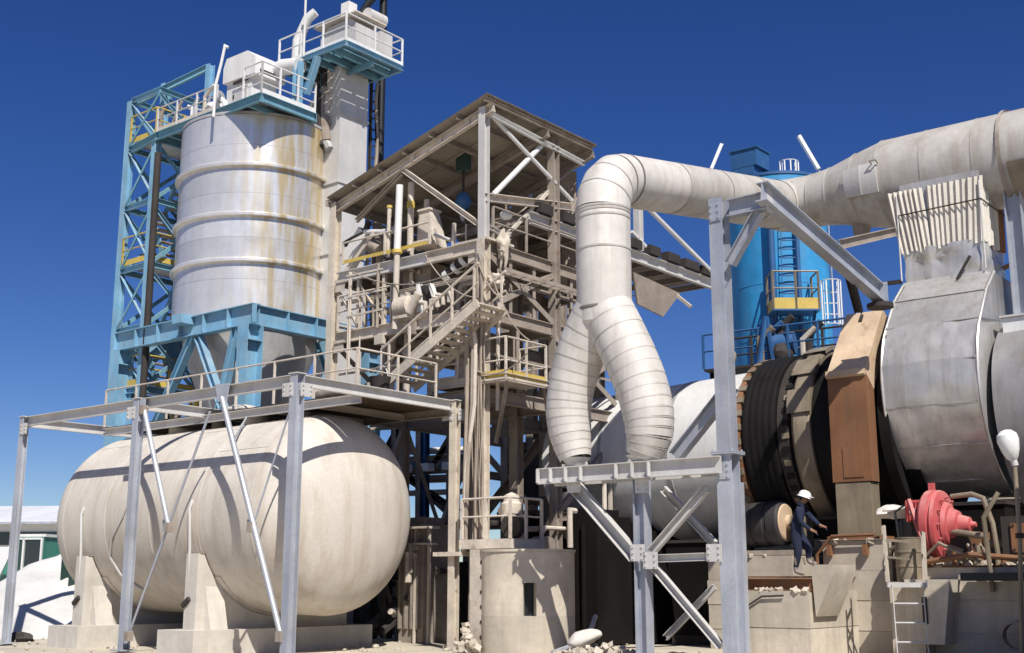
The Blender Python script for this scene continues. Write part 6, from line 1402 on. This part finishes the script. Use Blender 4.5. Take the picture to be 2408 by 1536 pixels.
# ---------------------------------------------------------------- loose things on the ground
def build_debris():
    p = at(1372, 1505, 26.6); p.z = .42; solo('sack', 'torn white sack slumped on the rubble left of the trestle', 'sack', pillow(p, V((.9, .2, .25)).normalized(), V((-.2, .9, 0)).normalized(), .36, .26, .17, 2), M['bag'], ang=70)
    ro = flat(at(1440, 1530, 26.2)); rg = random.Random(9); rb = thing('rubble_heap', 'low heap of pale broken stones at the trestle foot', 'rubble', ro)
    for i in range(110):
        s_ = rg.uniform(.03, .09); an_ = rg.uniform(0, 6.28); q = math.sqrt(rg.random()); part(rb, 'stone', chunk(ro + V((math.cos(an_) * q * 1.2 - .2, math.sin(an_) * q * .6, .04 + .34 * (1 - q) * rg.random() + s_ * .3)), s_, rg), M['conc'], smooth=False)
    g = G(); p = flat(at(1340, 1520, 27.5)); 
    pts = [p + V((math.cos(i * .5) * .3 - i * .03, math.sin(i * .5) * .2 - .1 * i, .04)) for i in range(10)]
    solo('hose', 'grey hose curled on the ground by the round plinth', 'hose', G().sweep([at(1300, 1536, 26.6), at(1350, 1518, 27.3), at(1390, 1480, 28.4), at(1400, 1450, 29.3)], .06, 8), M['galv'])
    p = flat(at(45, 1492, 34.5)); solo('rock', 'dark rock lying beside the leftmost frame post', 'rock', G().blob(p + Z * .08, .4, .3, .16, 3, .4, 14, 8), M['dark'])
    k = 0; g = G()
    for i in range(420):
        x = rnd.uniform(-15, 12); y = rnd.uniform(22, 36); s = rnd.uniform(.015, .06) * (1.6 if rnd.random() < .08 else 1)
        g.blob((x, y, s * .3), s, s * rnd.uniform(.7, 1.2), s * .7, i, .4, 6, 4)
    o = solo('gravel', 'loose pale gravel scattered over the sandy yard ground', 'gravel', g, M['conc'], kind='stuff')
build_debris()
# ================================================================ fine steelwork and clutter
def build_fine_steel():
    # conduit rack on the left face of the open building
    r = thing('conduit_rack', 'bunched thin dusty conduits strapped to the left face of the open building', 'conduits', cq(4.6, -.1, L1))
    for i, (x, y0, y1) in enumerate(((822, 640, 880), (826, 640, 872), (890, 620, 770), (846, 790, 880), (1096, 790, 930))):
        a_ = pa(x, y0, -.12); part(r, 'conduit', G().tube(a_, flat(a_, pa(x, y1, -.12).z), .022 + .012 * (i % 3), 6), M[('pale', 'beige', 'cable')[i % 3]])
    for y in (650, 700, 745): part(r, 'strap', G().bar(pa(815, y, -.14), pa(900, y - 18, -.14), .04, .05), M['beige'])
    # inner ladders
    for lab, s, t, z0, z1 in (('thin dusty ladder inside the building behind the stair', 1.6, .9, L2, L3 + .9), ('thin rusty ladder at the far left bay of the building', 4.6, 1.2, L1, L2 + .9)):
        q = thing('cat_ladder', lab, 'ladder', cq(s, t, z0), 'cat ladders inside the open building'); ladder(q, cq(s, t, z0), cq(s, t, z1), A, M['beige'], .42, .26, .03)
    # extra framing: secondary columns, struts, short beams
    f = thing('secondary_framing', 'secondary dusty posts and struts filling the open building bays', 'steelwork', cq(2.5, 1.5, L1))
    def fb(p, q, w=.07, m='beige'): part(f, 'strut', G().ang(p, q, w, .012), M[m])
    for s in (3.6, 4.6):
        part(f, 'post', G().ibeam(cq(s, .05, L2), cq(s, .05, L3 - .33), .1, .1, .01, B), M['pale' if s < 2 else 'beige'])
    for s in (1.0, 3.0, 4.4): part(f, 'post', G().ibeam(cq(s, 1.5, L1), cq(s, 1.5, L2 - .33), .12, .12, .012, B), M['brown'])
    for a_, b_ in (((3.6, .05, L2 + .1), (4.6, .05, L3 - .4)), ((4.6, .05, L2 + .1), (5.5, .05, L3 - .4)), ((1.0, 1.5, L1 + .1), (3.0, 1.5, L2 - .4)), ((4.4, 1.5, L1 + .1), (3.0, 1.5, L2 - .4)), ((.2, .1, L1 + .1), (1.5, .1, L2 - .4)), ((.1, .8, L3 + .2), (.1, 3.0, L3 + 2.2)), ((.1, 3.0, L3 + .3), (.1, 4.4, L3 + 2.4)), ((5.5, .4, L1 + .1), (5.5, 2.8, L2 - .4))):
        fb(cq(*a_), cq(*b_), .08, rnd.choice(('beige', 'brown', 'pale')))
    for z in (L2 + .9, L3 - .9, L1 + .95):
        fb(cq(.2, .1, z), cq(CLa - .2, .1, z), .05, 'beige'); fb(cq(.05, .3, z), cq(.05, 6.0, z), .05, 'brown')
    for t in (1.1, 2.1, 3.8, 5.0): part(f, 'post', G().ibeam(cq(.05, t, L2), cq(.05, t, L3 - .33), .12, .12, .012, A), M['brown'])
    for t in (1.4, 4.4): part(f, 'post', G().ibeam(cq(.05, t, L1), cq(.05, t, L2 - .33), .12, .12, .012, A), M['brown'])
    for i in range(5): part(f, 'purlin_cleat', G().cbox(cq(.6 + i * 1.0, .04, 13.55 - i * .27), A * .16, B * .08, Z * .2), M['beige'])
    for i in range(4): part(f, 'junction_box', G().cbox(cq(rnd.uniform(.4, 5), -.06, rnd.uniform(L1 + .3, L3 - .4)), A * rnd.uniform(.18, .32), B * .12, Z * rnd.uniform(.22, .4)), M[rnd.choice(('beige', 'pale', 'brown'))])
    # pipes threading the floors
    p = thing('process_piping', 'dusty process pipes with flanges threading the building floors', 'pipes', cq(2, 1, L1))
    for k in range(11):
        s, t = rnd.uniform(.5, 5.2), rnd.uniform(.4, 2.6); z0 = rnd.choice((L1, L2)); z1 = z0 + rnd.uniform(1.2, 3.2); rr = rnd.uniform(.05, .13); e = rnd.choice((A, -A, B)) * rnd.uniform(.5, 1.4)
        pts = [cq(s, t, z0), cq(s, t, z1 - .18), cq(s, t, z1) + e * .12, cq(s, t, z1) + e]
        q = part(p, 'pipe', G().sweep(pts, rr, 10), M[rnd.choice(('beige', 'brown', 'pale', 'beige'))]); part(q, 'flange', G().tube(cq(s, t, (z0 + z1) / 2), cq(s, t, (z0 + z1) / 2 + .05), rr * 1.7, 12), M['beige'])
    # slack cables across the left face and down to the platform
    c = thing('slack_cables', 'slack dusty cables drooping across the open building', 'cables', cq(2, -.3, L1))
    for (x0, y0), (x1, y1), sag in (((830, 640), (1120, 610), .5), ((1000, 600), (1125, 700), .3), ((1130, 560), (1245, 800), .5), ((1100, 860), (1240, 830), .35), ((1126, 620), (1190, 700), .25)):
        a_, b_ = pa(x0, y0, -.3), pa(x1, y1, -.3); part(c, 'cable', G().sweep([a_.lerp(b_, k / 12) - Z * sag * 4 * (k / 12) * (1 - k / 12) for k in range(13)], .018, 5), M['cable'])
    # cable tray on the right face
    t_ = thing('cable_tray', 'long brown cable tray along the right face of the building', 'cable tray', cq(-.1, 3, L2))
    for o in (-.12, .12): part(t_, 'side_rail', G().bar(cq(-.25 + o, .4, L2 + 1.0), cq(-.25 + o, 6.2, L2 + 1.0), .02, .1), M['brown'])
    for i in range(14): part(t_, 'rung', G().bar(cq(-.36, .5 + i * .42, L2 + .97), cq(-.14, .5 + i * .42, L2 + .97), .04, .02), M['brown'])

    # lower right bay
    b = thing('lower_pipework', 'rusty pipes and valves behind the round plinth', 'pipes', cq(0, 3, 0))
    for k in range(10):
        s, t = rnd.uniform(-.5, 1.2), rnd.uniform(1.6, 5.4); z1 = rnd.uniform(2.6, 4.6); e = rnd.choice((A, B, -B)) * rnd.uniform(.5, 1.6); rr = rnd.uniform(.05, .12)
        q = part(b, 'pipe', G().sweep([cq(s, t, 0), cq(s, t, z1 - .15), cq(s, t, z1) + e * .12, cq(s, t, z1) + e], rr, 9), M[rnd.choice(('brown', 'dark', 'beige', 'rust'))])
        part(q, 'valve', G().tube(cq(s, t, z1 * .6) - A * .12, cq(s, t, z1 * .6) + A * .12, rr * 1.8, 10), M['rust'])
    for i in range(3): part(b, 'motor', G().tube(cq(-.4 + i * .5, 2.2 + i * 1.2, 2.5), cq(.1 + i * .5, 2.2 + i * 1.2, 2.5), .24, 16), M['brown'])

    # gaps right of the tank: more members in the shade
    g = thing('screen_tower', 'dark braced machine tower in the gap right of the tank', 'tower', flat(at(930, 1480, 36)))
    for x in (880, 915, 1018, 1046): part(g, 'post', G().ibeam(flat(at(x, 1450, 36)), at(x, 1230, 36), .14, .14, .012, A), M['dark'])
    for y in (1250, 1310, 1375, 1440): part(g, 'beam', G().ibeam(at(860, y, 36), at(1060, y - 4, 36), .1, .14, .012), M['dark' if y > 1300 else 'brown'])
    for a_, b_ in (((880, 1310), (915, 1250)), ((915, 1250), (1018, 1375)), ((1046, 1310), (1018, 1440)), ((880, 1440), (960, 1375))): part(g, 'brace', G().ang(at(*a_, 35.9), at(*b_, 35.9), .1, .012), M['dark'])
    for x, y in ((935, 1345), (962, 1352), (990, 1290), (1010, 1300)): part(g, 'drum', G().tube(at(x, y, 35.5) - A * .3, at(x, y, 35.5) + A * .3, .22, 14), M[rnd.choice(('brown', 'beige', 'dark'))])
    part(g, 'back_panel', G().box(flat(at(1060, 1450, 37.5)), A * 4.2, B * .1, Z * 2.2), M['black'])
    q = flat(at(1010, 1268, 33)); s_ = thing('step_stand', 'small pale step stand beside the leaning frame post', 'stand', q)
    for k in (0, 1): part(s_, 'leg', G().bar(q + A * .5 * k, q + A * .5 * k + Z * 3.0, .07, .07), M['pale'])
    part(s_, 'top', G().cbox(q + A * .25 + Z * 3.03, A * .8, B * .5, Z * .06), M['pale']); part(s_, 'shelf', G().cbox(q + A * .25 + Z * 2.6, A * .7, B * .45, Z * .05), M['beige'])

    # kiln side: brackets, pipes, oil lines, bolts
    k = thing('oil_piping', 'thin rusty oil pipes and brackets on the kiln piers', 'pipes', kp(.8, -4.1, 0))
    for pts, rr, m in (([kp(1.3, -4.1, .3), kp(1.3, -4.1, 2.2), kp(.9, -4.15, 2.6), kp(-.1, -4.15, 2.62)], .035, 'rust'), ([kp(-.4, -4.1, .2), kp(-.42, -4.1, 2.3), kp(-.8, -4.2, 2.4)], .045, 'casing'), ([kp(-1.2, -4.3, 2.0), kp(-2.2, -4.35, 2.15), kp(-3.4, -4.3, 2.05)], .06, 'rust'), ([kp(-1.0, -4.3, 1.9), kp(-1.6, -4.4, 2.4), kp(-2.4, -4.3, 2.0)], .035, 'casing'), ([kp(1.9, -6.45, .1), kp(1.85, -6.45, 1.1), kp(1.5, -6.45, 1.3), kp(1.0, -6.45, 1.32)], .02, 'dark'), ([kp(-2.6, -4.3, 1.4), kp(-2.6, -4.5, 2.9), kp(-2.9, -4.4, 3.4)], .05, 'casing')):
        part(k, 'pipe', G().sweep(pts, rr, 8), M[m])
    for i in range(6): part(k, 'bracket', G().cbox(kp(1.0 - i * .85, -4.08, 2.3 - (.5 if i > 1 else 0)), A * .1, B * .14, Z * .24), M['rust'])
    for i in range(5): part(k, 'pipe_stub', G().tube(kp(-1.3 - i * .5, -4.1, 1.95), kp(-1.3 - i * .5, -4.1, 2.15 + .1 * (i % 3)), .05, 8), M['rust' if i % 2 else 'casing'])
    for i in range(3): part(k, 'rail_stub', G().bar(kp(.35 + .2 * i, -6.3, 1.95), kp(.38 + .2 * i, -6.3, 2.1), .03, .03), M['casing'])
    w = kp(-1.75, -3.3, 1.95); m = thing('gear_pump', 'rusty gear pump block below the hood', 'pump', w)
    part(m, 'block', G().cbox(w + Z * .35, A * .9, B * .7, Z * .7), M['rust']); part(m, 'wheel', G().tube(w - B * .42 + Z * .45, w - B * .55 + Z * .45, .3, 20), M['dark']); part(m, 'shaft', G().tube(w - A * .9 + Z * .45, w + A * .9 + Z * .45, .08, 10), M['casing'])
    w2 = kp(-3.2, -3.2, 1.95); part(m, 'gear_case', G().cbox(w2 + Z * .5, A * 1.1, B * .8, Z * 1.0), M['dark']); part(m, 'cover_plate', G().cbox(w2 + Z * .55 - B * .42, A * .7, B * .05, Z * .6), M['rust'])
    for a_ in (-.3, .3):
        for z in (.3, .8): part(m, 'bolt', G().tube(w2 + A * a_ - B * .46 + Z * z, w2 + A * a_ - B * .43 + Z * z, .035, 6), M['dark'])
build_fine_steel()
